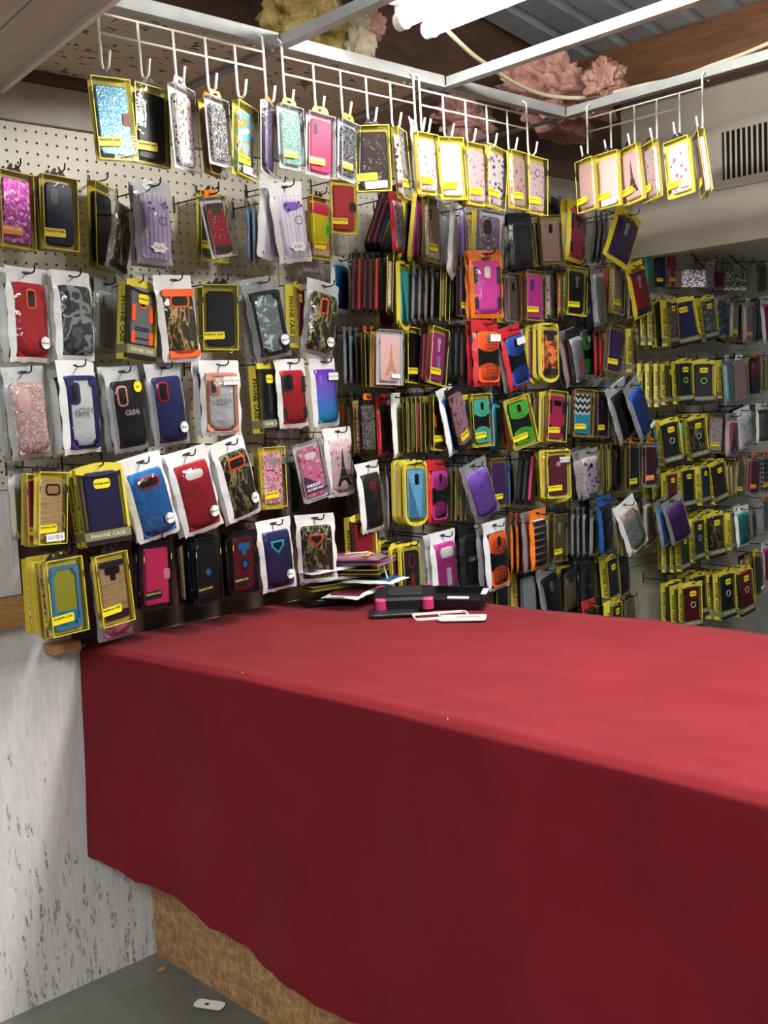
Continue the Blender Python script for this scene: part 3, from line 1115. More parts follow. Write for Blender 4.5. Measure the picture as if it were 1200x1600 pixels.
def phone_case(parent, spec, loc, scale=1.0):
    q = (spec.split(':') + ['', '', '', ''])[:4]
    typ, m, cutk, acc = q
    ring, _, fill = acc.partition('/')
    ring, fill = ring or None, fill or 'blackcam'
    body_m = {'two': 'black', 'rug': m, 'bump': ring or 'black'}.get(typ, m)
    if typ == 'wallet':
        ph = obj('phone_case', slab('folio', CW + 0.002, CH, 0.013, 0.005, 0.0025), body_m, parent, loc, (0, 0, 0), (scale,) * 3)
        if ring:
            obj('clasp', slab('clasp', 0.024, 0.03, 0.003, 0.006, 0.001), ring, ph, (0.032, -0.012, 0.066))
        if cutk == 'l':
            obj('embossed_line', slab('emb', 0.0014, 0.07, 0.0006, 0.0006), 'charcoal', ph, (0.0, -0.013, 0.03))
        return ph
    if typ == 'bump':
        ph = obj('phone_case', frame('bumper', CW, CH, 0.0085, CTH, 0.012), body_m, parent, loc, (0, 0, 0), (scale,) * 3)
        obj('back_plate', slab('back_plate', CW - 0.014, CH - 0.014, 0.006, 0.006, 0.0, 0.007), m, ph, (0, 0, 0))
        if cutk == 'o':
            obj('camera_guard', slab('camera_guard', 0.026, 0.046, 0.003, 0.009), body_m, ph, (-0.0165, -0.0065, 0.095))
            obj('camera_opening', slab('camera_opening', 0.012, 0.032, 0.0008, 0.0055), fill, ph, (-0.019, -0.0096, 0.102))
        for x in (-1, 1):
            for z in (0.012, CH - 0.012):
                obj('corner_pad', slab('corner_pad', 0.016, 0.02, 0.0026, 0.007), body_m, ph, (x * (CW / 2 - 0.0085), -CTH + 0.0006, z - 0.01))
        return ph
    ph = obj('phone_case', slab('case_body', CW, CH, CTH, 0.012, 0.003), body_m, parent, loc, (0, 0, 0), (scale,) * 3)
    if typ == 'two':
        obj('shell', cached('wave_up', wave_piece(True)), m, ph, (0, -CTH + 0.0022, 0))
        obj('shell', cached('wave_low', wave_piece(False)), m, ph, (0, -CTH + 0.0022, 0))
        for z in (0.108, 0.118, 0.098):
            obj('slit', cached('slit_a', slit(-1)), 'blackcam', ph, (0.004, -CTH - 0.0025, z - 0.002))
        for z in (0.05, 0.04, 0.03):
            obj('slit', cached('slit_b', slit(1)), 'blackcam', ph, (0.006, -CTH - 0.0025, z - 0.004))
        obj('camera_opening', slab('camera_opening', 0.015, 0.028, 0.0008, 0.0072), fill, ph, (0.002, -CTH - 0.0023, 0.116))
        obj('speaker_opening', slab('camera_opening', 0.011, 0.011, 0.0008, 0.004), fill, ph, (0.012, -CTH - 0.0023, 0.012))
        return ph
    cutout(ph, cutk, ring, fill)
    if typ == 'armor':
        for x in (-1, 1):
            for z, hh in ((0.016, 0.034), (0.088, 0.05)):
                obj('side_panel', slab('side_panel', 0.012, hh, 0.003, 0.004, 0.001), 'charcoal', ph, (x * (CW / 2 - 0.0055), -CTH + 0.001, z))
    elif typ == 'rug':
        a = ring or 'orange'
        for x in (-1, 1):
            for z, hh in ((0.008, 0.034), (0.066, 0.044)):
                obj('grip', slab('grip', 0.015, hh, 0.003, 0.006, 0.001), a, ph, (x * (CW / 2 - 0.0075), -CTH + 0.001, z))
        for z in (0.05, 0.044, 0.022):
            obj('ridge', slab('ridge', 0.05, 0.003, 0.0018, 0.0012), 'charcoal', ph, (0, -CTH, z))
    elif typ == 'lined':
        for z in (0.032, 0.05, 0.07, 0.09):
            obj('groove', slab('groove', 0.03, 0.0022, 0.001, 0.001), 'charcoal', ph, (0, -CTH + 0.0002, z))
        obj('badge', slab('rib_badge', 0.012, 0.003, 0.0014, 0.0012), 'blackcam', ph, (0.02, -CTH, 0.012))
    elif typ == 'ring':
        obj('finger_ring', frame('finger_ring', 0.028, 0.028, 0.004, 0.004, 0.0139), ring or 'silver', ph, (0, -CTH, 0.062))
        obj('ring_plate', slab('ring_plate', 0.02, 0.02, 0.002, 0.0099), fill, ph, (0, -CTH, 0.066))
    elif typ == 'ends':                                     # black caps at top and bottom
        obj('end_cap', slab('end_cap', CW - 0.004, 0.022, 0.0015, 0.006), 'charcoal', ph, (0, -CTH + 0.0003, 0.002))
        obj('end_cap', slab('end_cap', CW - 0.004, 0.016, 0.0015, 0.006), 'charcoal', ph, (0, -CTH + 0.0003, CH - 0.018))
    elif typ == 'orn':                                      # orange end bumpers
        for z in (0.0, CH - 0.017):
            obj('end_bumper', slab('end_bumper', CW + 0.003, 0.017, 0.004, 0.006, 0.001), ring or 'orange', ph, (0, -CTH + 0.001, z))
    elif typ == 'kick':
        obj('kickstand', slab('kickstand', 0.017, 0.052, 0.0016, 0.003), ring or 'lgrey', ph, (0.004, -CTH, 0.03))
    elif typ == 'tower':
        obj('tower_print', cached('tower', tower_mesh), ring or 'charcoal', ph, (0.004, -CTH - 0.0004, 0))
        obj('arch_print', cached('arch', leg_arch), m, ph, (0.004, -CTH - 0.0007, 0))
    elif typ == 'word':
        lettering(ph, 'case', 0.026, ring or 'grey', (0, -CTH - 0.0004, 0.075), bold=0.0006)
    return ph


# ------------------------------------------------------------------ packages
DIM = {'box': (0.1, 0.185, 0.021), 'pouch': (0.114, 0.205, 0.019), 'carton': (0.1, 0.19, 0.036), 'shield': (0.095, 0.2, 0.02)}
KNAME = {'box': 'phone_case_box', 'pouch': 'phone_case_pouch', 'carton': 'phone_case_carton', 'shield': 'phone_case_blister'}
KWORD = {'box': 'clear box', 'pouch': 'plastic pouch', 'carton': 'yellow carton', 'shield': 'yellow blister card'}


def tab_mesh():
    pts = [(-0.027, 0), (0.027, 0), (0.010, 0.021), (0.004, 0.021), (0.004, 0.006), (-0.004, 0.006), (-0.004, 0.021), (-0.010, 0.021)]
    return to_mesh('hang_tab', *prism(pts, 0.0012))


def header_tab_mesh():
    o = [(-0.03, 0), (0.03, 0), (0.03, 0.012), (0.022, 0.024), (-0.022, 0.024), (-0.03, 0.012)]
    i = [(-0.008, 0.009), (0.008, 0.009), (0.01, 0.012), (0.008, 0.016), (-0.008, 0.016), (-0.01, 0.012)]
    return to_mesh('hang_tab', *ringp(o, i, 0.001))


def shell_mesh(w, h, t):
    v = [(x, y, z) for y in (0, -t) for x, z in ((-w / 2, 0), (w / 2, 0), (w / 2, h), (-w / 2, h))]
    return to_mesh('clear_cover', v, [(4, 5, 6, 7), (0, 4, 7, 3), (1, 2, 6, 5), (3, 7, 6, 2), (0, 1, 5, 4)])


def label_on(root, y, kind):
    lm, im = {'L': ('label_yellow', 'ink'), 'B': ('label_black', 'ink_gold'), 'O': ('label_orange', 'ink_white')}[kind]
    la = obj('label', slab('label', 0.06, 0.021, 0.0004, 0.004), lm, root, (-0.019, y, 0.03), (0, -0.05, 0))
    lettering(la, 'FASHION CASE', 0.0078, im, (-0.027, -0.0006, 0.0115), bold=0.0003, align='LEFT')
    return la


def build_box(root, spec, case):
    edge, tabc, lab = (spec + ['y', 'k', 'L'][len(spec):])[:3]
    w, h, t = DIM['box']
    em = {'y': 'card_yellow', 'k': 'card_black', 'c': 'card_clear', 'g': 'card_gold'}[edge]
    if edge != 'c':
        obj('backing_card', slab('backing_card', w - 0.002, h - 0.002, 0.0014, 0.001, 0, 0.001), em, root)
    else:
        obj('backing_card', slab('backing_card', w - 0.002, h - 0.002, 0.0014, 0.001, 0, 0.001), 'clear_back', root)
    obj('edge_frame', cached(('eframe', edge == 'c'), lambda: to_mesh('edge_frame', *ringp(rrect(w, h, 0.0015, 2), rrect(w - 0.0044, h - 0.0044, 0.0012, 2, 0.0022), 0.0012, -t + 0.0012))), em, root)
    for x in (-1, 1):
        obj('tuck_slot', slab('tuck_slot', 0.0022, 0.017, 0.0006, 0.0008), 'card_black' if edge != 'k' else 'card_yellow', root, (x * (w / 2 - 0.0017), -t + 0.0002, 0.132))
    phone_case(root, case, (0, -0.0035, 0.012), 1.0)
    obj('clear_cover', cached('box_shell', lambda: shell_mesh(w - 0.001, h - 0.001, t - 0.0007)), 'film', root)
    if lab != '-':
        label_on(root, -t - 0.0002, lab)
    if tabc == 'k':
        obj('hang_tab', cached('tab_k', tab_mesh), 'ink', root, (0, -0.008, h - 0.001))
    elif tabc != '-':
        obj('hang_tab', cached('tab_h', header_tab_mesh), {'o': 'deep_orange', 'y': 'tab_yellow', 'w': 'bag_white'}[tabc], root, (0, -0.008, h - 0.001))


POUCH_VARS = 4


def pouch_meshes(var):
    """one sealed bag: flat back sheet, bulging front split into sealed border and clear window"""
    rnd = random.Random(100 + var)
    w, h, t = DIM['pouch']
    nx, nz = 10, 18
    P = {}
    jl = [0.0022 * math.sin(k * 0.9 + var) + rnd.uniform(-0.0012, 0.0012) for k in range(nz + 1)]
    jr = [0.0022 * math.sin(k * 0.8 + 2 * var) + rnd.uniform(-0.0012, 0.0012) for k in range(nz + 1)]
    jb = [rnd.uniform(-0.002, 0.003) for _ in range(nx + 1)]
    for i in range(nx + 1):
        for j in range(nz + 1):
            u, q = i / nx, j / nz
            x = -w / 2 + w * u
            if i == 0:
                x += jl[j]
            if i == nx:
                x += jr[j]
            z = h * q + (jb[i] if j == 0 else 0)
            b = max(0.0, 1 - abs(2 * u - 1) ** 4) * max(0.0, 1 - abs(2 * min(q / 0.84, 1.0) - 1) ** 6)
            y = -t * b + (0.0 if b > 0 else rnd.uniform(-0.002, 0.001)) - 0.0016
            if q > 0.84:
                y += 0.004 * math.sin(u * 5 + var) * (q - 0.84) / 0.16
            P[i, j] = (x, y, z)
    edge = {(i, j) for i in range(nx) for j in range(nz) if i == 0 or i == nx - 1 or j == 0 or j >= 15}
    out = []
    for want in (True, False):
        v, f, ix = [], [], {}
        for i in range(nx):
            for j in range(nz):
                if ((i, j) in edge) != want:
                    continue
                q = []
                for p in ((i, j), (i + 1, j), (i + 1, j + 1), (i, j + 1)):
                    if p not in ix:
                        ix[p] = len(v)
                        v.append(P[p])
                    q.append(ix[p])
                f.append(tuple(q))
        out.append(to_mesh('bag', v, f, True))
    v, f = [], []
    for i in range(nx + 1):
        for j in range(nz + 1):
            x, y, z = P[i, j]
            v.append((x, max(y, -0.0016) + (0.0012 if j < 15 else 0.0006), z))
    for i in range(nx):
        for j in range(nz):
            a = i * (nz + 1) + j
            f.append((a, a + 1, a + nz + 2, a + nz + 1))
    out.append(to_mesh('bag_back', v, f, True))
    return out


POUCH = [pouch_meshes(k) for k in range(POUCH_VARS)]


def build_pouch(root, spec, case, n):
    col = spec[0] if spec else 'white'
    border, window, back = POUCH[n % POUCH_VARS]
    bm, wm, km = {'white': ('bag_white', 'bag_film', 'bag_white'), 'clear': ('bag_clear', 'bag_film', 'haze_film'), 'frost': ('bag_clear', 'bag_film', 'bag_white'), 'red': ('bag_red', 'bag_film', 'haze_film'), 'orange': ('bag_orange', 'bag_film', 'bag_orange'),
                  'blue': ('bag_blue', 'bag_film', 'bag_blue'), 'yellow': ('bag_yellow', 'bag_film', 'haze_film'), 'black': ('bag_black', 'bag_film', 'bag_black')}[col]
    obj('bag_back', back, km, root)
    ph = phone_case(root, case, (0, -0.002, 0.010), 1.0)
    ph.scale = (1.17, 1.0, 1.04)
    obj('bag_window', window, wm, root)
    obj('bag_border', border, bm, root)
    hd = obj('hang_hole', slab('hang_hole', 0.022, 0.005, 0.0005, 0.0024), 'charcoal', root, (0, -0.0045, 0.191))
    if len(spec) > 1:
        lettering(root, spec[1].replace('_', ' '), 0.014, 'ink', (0, -0.0075, 0.174), bold=0.0005)


def flap_mesh():
    n = 12
    w = 0.1
    up = [(-w / 2 + w * k / n, 0.0025 + 0.0085 * math.sin(math.pi * k / n)) for k in range(n + 1)]
    lo = [(w / 2 - w * k / n, -0.012 - 0.009 * math.sin(math.pi * k / n)) for k in range(n + 1)]
    return to_mesh('top_flap', *prism(lo[::-1] + up[::-1], 0.001))


def carton_front():
    """black window frame whose upper edge sweeps down in a curve"""
    w, h = 0.1, 0.19
    n = 12
    top_o = [(w / 2 - w * k / n, h - 0.012 - 0.009 * math.sin(math.pi * k / n)) for k in range(n + 1)]
    top_i = [(w / 2 - 0.0055 - (w - 0.011) * k / n, h - 0.018 - 0.009 * math.sin(math.pi * k / n)) for k in range(n + 1)]
    outer = [(-w / 2, 0.002), (w / 2, 0.002)] + top_o
    inner = [(-w / 2 + 0.0055, 0.04), (w / 2 - 0.0055, 0.04)] + top_i
    return to_mesh('front_frame', *ringp(outer, inner, 0.012))


def carton_body():
    w, h, t = DIM['carton']
    return MB().box(-w / 2, w / 2, -t + 0.012, 0, 0, h - 0.002).box(-w / 2, -w / 2 + 0.0008, -t, -t + 0.0121, 0, h - 0.012).box(w / 2 - 0.006, w / 2, -t - 0.0004, -t + 0.012, 0.036, h - 0.012).mesh('carton')


def build_carton(root, spec, case):
    w, h, t = DIM['carton']
    obj('carton_body', cached('carton_body', carton_body), 'card_yellow', root)
    obj('front_frame', cached('carton_front', carton_front), 'card_black', root, (0, -t + 0.012, 0))
    obj('top_flap', cached('carton_flap', flap_mesh), 'card_yellow', root, (0, -t + 0.009, h - 0.0005))
    phone_case(root, case, (0, -t + 0.013, 0.03), 0.96)
    obj('window', cached('carton_window', lambda: to_mesh('window', [(-w / 2 + 0.005, 0, 0.04), (w / 2 - 0.006, 0, 0.04), (w / 2 - 0.006, 0, h - 0.02), (-w / 2 + 0.005, 0, h - 0.02)], [(0, 1, 2, 3)])), 'film', root, (0, -t - 0.0003, 0))
    b = obj('badge', slab('oval_badge', 0.036, 0.024, 0.0006, 0.008), 'label_yellow', root, (0, -t - 0.0005, 0.138))
    lettering(b, 'PHONE CASE', 0.0055, 'ink', (0, -0.0009, 0.010), bold=0.0003)
    b = obj('lower_band', slab('lower_band', w, 0.021, 0.0006, 0.0008), 'band_olive', root, (0, -t, 0.014))
    lettering(b, 'PHONE CASE', 0.0125, 'ink_white', (0, -0.0009, 0.006))
    b = obj('side_band', cached('side_band', lambda: MB().box(-0.0004, 0.0004, -t, 0, 0.014, 0.035).mesh('side_band')), 'band_olive', root, (-w / 2 - 0.0003, 0, 0))
    lettering(root, 'PHONE CASE', 0.019, 'ink', (-w / 2 - 0.0006, -t * 0.32, 0.096), Matrix(((0, 0, -1), (0, -1, 0), (-1, 0, 0))).to_euler(), bold=0.0005)


def shield_outline(w, h):
    pts = []
    for k in range(9):
        a = math.radians(180 + 180 * k / 8)
        pts.append((w / 2 * math.cos(a), 0.028 + 0.028 * math.sin(a) * (1.0 if 0 < k < 8 else 0)))
    top = [p for p in rrect(w, h, 0.016, 4, 0) if p[1] > h / 2]
    return pts + top


def build_shield(root, spec, case):
    w, h, t = DIM['shield']
    obj('card', cached('shield_card', lambda: to_mesh('card', *prism(shield_outline(w, h), 0.003))), 'card_yellow', root)
    obj('rim', cached('shield_rim', lambda: to_mesh('rim', *ringp(shield_outline(w, h), [(x * 0.9, 0.012 + z * 0.9) for x, z in shield_outline(w, h)], 0.009, -0.003))), 'card_yellow', root)
    phone_case(root, case, (0, -0.0035, 0.024), 0.98)
    lettering(root, 'PROFESSIONAL', 0.0088, 'ink', (0, -0.0125, 0.0155), bold=0.0003)
    obj('clear_cover', cached('shield_cover', lambda: to_mesh('clear_cover', [(x * 0.88, -t + (0.006 if abs(z - h / 2) > h * 0.42 else 0), 0.014 + z * 0.88) for x, z in shield_outline(w, h)], [tuple(range(len(shield_outline(w, h))))])), 'film', root)
    obj('hanger', cached('shield_hanger', lambda: to_mesh('hanger', *ringp(rrect(0.032, 0.026, 0.008, 4), rrect(0.02, 0.013, 0.005, 4, 0.006), 0.003))), 'card_black', root, (0, -0.004, h - 0.012))


def sticker(root, s, kind):
    txt, _, where = s.partition('@')
    w, h, t = DIM[kind]
    y = -t - 0.0012 - (0.0025 if kind == 'pouch' else 0)
    txt = txt.replace('_', ' ')
    if where == 'w':                                        # white strip near the foot
        o = obj('price_strip', slab('price_strip', 0.064, 0.02, 0.0005, 0.001), 'paper', root, (0.006, y, 0.008), (0, -0.05, 0))
        if txt:
            lettering(o, txt, 0.0145, 'ink', (0, -0.0008, 0.005))
    elif where == 't':                                      # white ticket near the head
        o = obj('price_strip', slab('price_strip', 0.044, 0.022, 0.0005, 0.001), 'paper', root, (0.026, y + 0.003, 0.138))
        if txt:
            lettering(o, txt, 0.0105, 'ink', (0, -0.0008, 0.007))
    elif where in ('d', 'dy'):                              # round dot
        o = obj('sticker', slab('dot', 0.027, 0.027, 0.0005, 0.0133), 'paper' if where == 'd' else 'label_yellow', root, (0.031, y + 0.004, 0.03 if where == 'd' else 0.14))
        if txt:
            lettering(o, txt, 0.0075, 'ink', (0, -0.0008, 0.0105), bold=0.0002)
    elif where == 'word':                                   # lettering printed on the clear front
        lettering(root, 'case', 0.028, 'grey', (0, y + 0.002, 0.088), bold=0.0008)
        if txt:
            lettering(root, txt, 0.012, 'grey', (0, y + 0.002, 0.036))
    elif where == 'tri':                                    # dark printed corner with white lettering
        o = obj('print_patch', cached('tri', lambda: to_mesh('print_patch', *prism([(-0.044, 0), (0.044, 0.0), (-0.044, 0.055)], 0.0004))), 'dpurple', root, (0, y, 0.03))
        lettering(o, 'WIRELESS', 0.0125, 'ink_white', (-0.041, -0.0008, 0.017), bold=0.0004, align='LEFT')
        lettering(o, 'ACCESSORIES', 0.0105, 'ink_white', (-0.041, -0.0008, 0.005), bold=0.0003, align='LEFT')
    elif where == 'hello':                                  # printed stars, cloud with a word
        star = cached('star', lambda: to_mesh('star_print', *prism([((0.0065 if k % 2 == 0 else 0.0028) * math.cos(math.pi / 2 + k * math.pi / 5), (0.0065 if k % 2 == 0 else 0.0028) * math.sin(math.pi / 2 + k * math.pi / 5)) for k in range(10)], 0.0003)))
        for sx, sz in ((-0.022, 0.146), (0.024, 0.15), (-0.012, 0.133), (0.03, 0.142)):
            obj('star_print', star, 'dpurple', root, (sx, y + 0.002, sz))
        o = obj('cloud_print', cached('cloud', lambda: to_mesh('cloud_print', *prism([(0.024 * (1 + 0.16 * math.cos(6 * a)) * math.cos(a), 0.012 * (1 + 0.16 * math.cos(6 * a)) * math.sin(a)) for a in [k * math.pi / 18 for k in range(36)]], 0.0003))), 'white', root, (0, y + 0.002, 0.04))
        lettering(o, 'Hello', 0.013, 'ink', (0, -0.0006, -0.004))
        obj('window_print', frame('window_print', 0.024, 0.022, 0.002, 0.0003, 0.009), 'brown', root, (0.016, y + 0.002, 0.095))
    elif where == 'spine':                                  # wording down the left edge
        lettering(root, txt, 0.012, 'ink', (-0.044, -0.006, 0.1), (math.pi / 2, math.pi / 2, 0), bold=0.0004)
    elif where == 's':
        obj('sticker', slab('small_strip', 0.034, 0.013, 0.0005, 0.001), 'paper', root, (0.018, y, 0.024))


COUNT = [0]


def build_plain(root, kind, spec, case):
    """a package deep in a stack, of which only edges show: outer skin and case"""
    w, h, t = DIM[kind]
    cm = mat_of(case)
    if kind == 'box':
        em = {'y': 'card_yellow', 'k': 'card_black', 'c': 'clear_back', 'g': 'card_gold'}[spec[0] if spec else 'y']
        obj('backing_card', slab('backing_card', w - 0.002, h - 0.002, 0.0014, 0.001, 0, 0.001), em, root)
        obj('edge_frame', MESH[('eframe', False)], em, root)
        obj('phone_case', slab('case_body', CW, CH, CTH, 0.012, 0.003), cm, root, (0, -0.0035, 0.012))
    elif kind == 'pouch':
        col = spec[0] if spec else 'white'
        km = 'bag_' + col if 'bag_' + col in PATTERN else 'bag_clear'
        obj('bag_back', POUCH[COUNT[0] % POUCH_VARS][2], 'haze_film' if km == 'bag_clear' else km, root)
        obj('bag_border', POUCH[COUNT[0] % POUCH_VARS][0], km, root)
        obj('phone_case', slab('case_body', CW, CH, CTH, 0.012, 0.003), cm, root, (0, -0.002, 0.012))
    elif kind == 'carton':
        obj('carton_body', cached('carton_body', carton_body), 'card_yellow', root)
        obj('front_frame', cached('carton_front', carton_front), 'card_black', root, (0, -t + 0.012, 0))
        obj('top_flap', cached('carton_flap', flap_mesh), 'card_yellow', root, (0, -t + 0.009, h - 0.0005))
        obj('phone_case', slab('case_body', CW, CH, CTH, 0.012, 0.003), cm, root, (0, -t + 0.013, 0.03))
        lettering(root, 'PHONE CASE', 0.019, 'ink', (-w / 2 - 0.0006, -t * 0.32, 0.096), Matrix(((0, 0, -1), (0, -1, 0), (-1, 0, 0))).to_euler(), bold=0.0005)
    else:
        obj('card', cached('shield_card', lambda: 0), 'card_yellow', root)
        obj('rim', cached('shield_rim', lambda: 0), 'card_yellow', root)
        obj('phone_case', slab('case_body', CW, CH, CTH, 0.012, 0.003), cm, root, (0, -0.0035, 0.024))


def mat_of(case):
    return case.split(':')[1]


def build(kindspec, case, stick='', simple=False):
    parts = kindspec.split('.')
    kind, spec = parts[0], parts[1:]
    root = empty(KNAME[kind])
    COUNT[0] += 1
    if simple:
        build_plain(root, kind, spec, case)
        return root, kind
    if kind == 'box':
        build_box(root, spec, case)
    elif kind == 'pouch':
        build_pouch(root, spec, case, COUNT[0])
    elif kind == 'carton':
        build_carton(root, spec, case)
    else:
        build_shield(root, spec, case)
    if stick:
        for s in stick.split(','):
            sticker(root, s, kind)
    return root, kind


def set_pose(root, base, up, ang, s, kx=1.0, ky=1.0):
    """stand a package at base, its spine along up, its front turned by ang about the vertical"""
    z = up.normalized()
    nrm = Vector((math.sin(ang), -math.cos(ang), 0))
    x = (-nrm).cross(z).normalized()
    y = z.cross(x).normalized()
    m = Matrix(((x.x * s * kx, y.x * s * ky, z.x * s, base.x), (x.y * s * kx, y.y * s * ky, z.y * s, base.y), (x.z * s * kx, y.z * s * ky, z.z * s, base.z), (0, 0, 0, 1)))
    root.matrix_world = m
    return m


def best_turn(kind, base, up, s, wpx, sign=1):
    w, h, t = DIM[kind]
    mid = base + up * 0.5
    acam = -math.atan2(mid.x, mid.y)
    z = up.normalized()
    best = None
    for a in range(0, 87, 2):
        ang = acam + sign * math.radians(a)
        nrm = Vector((math.sin(ang), -math.cos(ang), 0))
        x = (-nrm).cross(z).normalized()
        y = z.cross(x).normalized()
        xs = [proj(mid + x * (i * w / 2 * s) + y * (-t * s * j))[0] for i in (-1, 1) for j in (0, 1)]
        e = max(xs) - min(xs)
        if best is None or abs(e - wpx) < best[0]:
            best = (abs(e - wpx), ang, e)
    kx = 1.0
    if wpx > best[2] * 1.02:
        kx = min(wpx / best[2], 1.22)
    elif wpx < best[2] * 0.95 and best[0] > 1.5:
        kx = max(wpx / best[2], 0.8)
    return best[1], kx


# ------------------------------------------------------------------ pegboard hooks
def hook_mesh(L):
    b = MB()
    b.tube([(0, 0.0, 0), (0, -L + 0.01, -0.004), (0, -L, 0.0), (0, -L - 0.003, 0.012)], 0.0019, 6)
    b.tube([(0, 0.004, -0.022), (0, -0.003, -0.018), (0, -0.003, 0.018), (0, 0.004, 0.022)], 0.0019, 6)
    return b.mesh('peg_hook', True)


ROWNAMES = {}


def add_hook(x, z, yfront, why):
    L = round((WALL - yfront + 0.022) / 0.01) * 0.01
    if L < 0.03:
        return
    o = obj('peg_hook', cached(('hook', round(L, 3)), lambda: hook_mesh(L)), 'wire_black', None, (x, WALL - 0.002, z))
    tag(o, 'black hook holding ' + why, 'hook', 'black wire hooks on the pegboard')


ORD = ['first', 'second', 'third', 'fourth', 'fifth', 'sixth', 'seventh', 'eighth']
POOL = {'box': ['plain:black:o', 'plain:gold_brush:r', 'plain:pink:v', 'ends:navy:k', 'plain:bead_rose:v', 'plain:glit_silver:n', 'plain:swirl_orange:r', 'plain:grey:o'],
        'pouch': ['plain:black:o', 'plain:navy:v', 'bump:clear_back:o:black', 'plain:pale_pink:n', 'plain:maroon:v'],
        'carton': ['plain:black:r', 'plain:navy:r', 'ring:charcoal:n:silver', 'plain:teal:v'], 'shield': ['plain:black:v', 'plain:maroon:v', 'plain:navy:v']}
ROWS = {}
LOG = []
HOOKS = []
HUNG = []


def place_line(line):
    q = [s.strip() for s in line.split('|')]
    row, kindspec, cases, geo, d, n, desc = q[:7]
    stick = q[7] if len(q) > 7 else ''
    phrase, group, plane, dd, hooked = ROWS[row]
    rep, dx = 1, 0.0
    auto = False
    if n.startswith('r'):
        a, b = n[1:].split(',')
        rep, dx, nst = int(a), float(b), 0
    else:
        nst = int(n or 0)
        if nst == 0 and row[0] in 'MT' and float(geo.split()[4]) >= 20 and row != 'T1':
            nst = 3 if row[0] == 'M' else 2
            auto = True
    d = float(d) if d else dd
    xt, yt, xb, yb, w = [float(k) for k in geo.split()]
    cs = cases.split(';')
    for r in range(rep):
        px = dx * r
        if plane == 'Y':
            T, B = onY(xt + px, yt, WALL - d), onY(xb + px, yb, WALL - d)
        else:
            T, B = onX(xt + px, yt, 2.565 - d), onX(xb + px, yb, 2.565 - d)
        kind = kindspec.split('.')[0]
        up = T - B
        s = up.length / DIM[kind][1]
        root, kind = build(kindspec, cs[r % len(cs)], stick)
        ang, kx = best_turn(kind, B, up, s, w, 1 if plane == 'Y' else -1)
        set_pose(root, B, up, ang, s, kx, 0.68 if rep > 1 else 1.0)
        HUNG.append((root, kind, 0))
        lab = desc if rep == 1 else desc + ', ' + ORD[r] + ' from left'
        tag(root, lab + ' ' + phrase, 'phone case', group)
        LOG.append((row, round(s, 2), round(math.degrees(ang)), desc))
        if hooked and (rep == 1 or r == rep - 1):
            tabh = {'box': 0.012, 'pouch': -0.011, 'carton': 0.006, 'shield': -0.002}[kind]
            HOOKS.append((root, DIM[kind][1] + tabh, lab + ' ' + phrase))
        gap = {'box': 0.026, 'pouch': 0.024, 'carton': 0.041, 'shield': 0.026}[kind]
        for k in range(1, nst + 1):
            if plane == 'Y' and d - k * gap < 0.03 and phrase.find('rack') < 0:
                break
            c2 = cs[k % len(cs)] if len(cs) > 1 else random.choice(POOL[kind])
            ks2 = kindspec
            if auto and kind == 'box':
                ks2 = 'box.' + random.choice('ygkyg')  # darker gold and black edges also stand in for dimmer light here
            elif auto and kind == 'pouch':
                ks2 = 'pouch.' + random.choice(['clear', 'black', 'frost'])
            r2, _ = build(ks2, c2, '', k > 1 or row[0] in 'MT')
            dz = random.uniform(-0.006, 0.004)
            off = Vector((random.uniform(-0.006, 0.006), k * gap, dz)) if plane == 'Y' else Vector((k * gap, random.uniform(-0.004, 0.004), dz))
            B2 = B + off
            up2 = up + Vector((random.uniform(-0.008, 0.008), 0, 0))
            set_pose(r2, B2, up2, ang * 0.6 if plane == 'Y' else ang, s, 1.0)
            HUNG.append((r2, kind, k))
            tag(r2, KWORD[kind] + ' ' + ORD[k - 1] + ' behind ' + desc + ' ' + phrase, 'phone case', group)


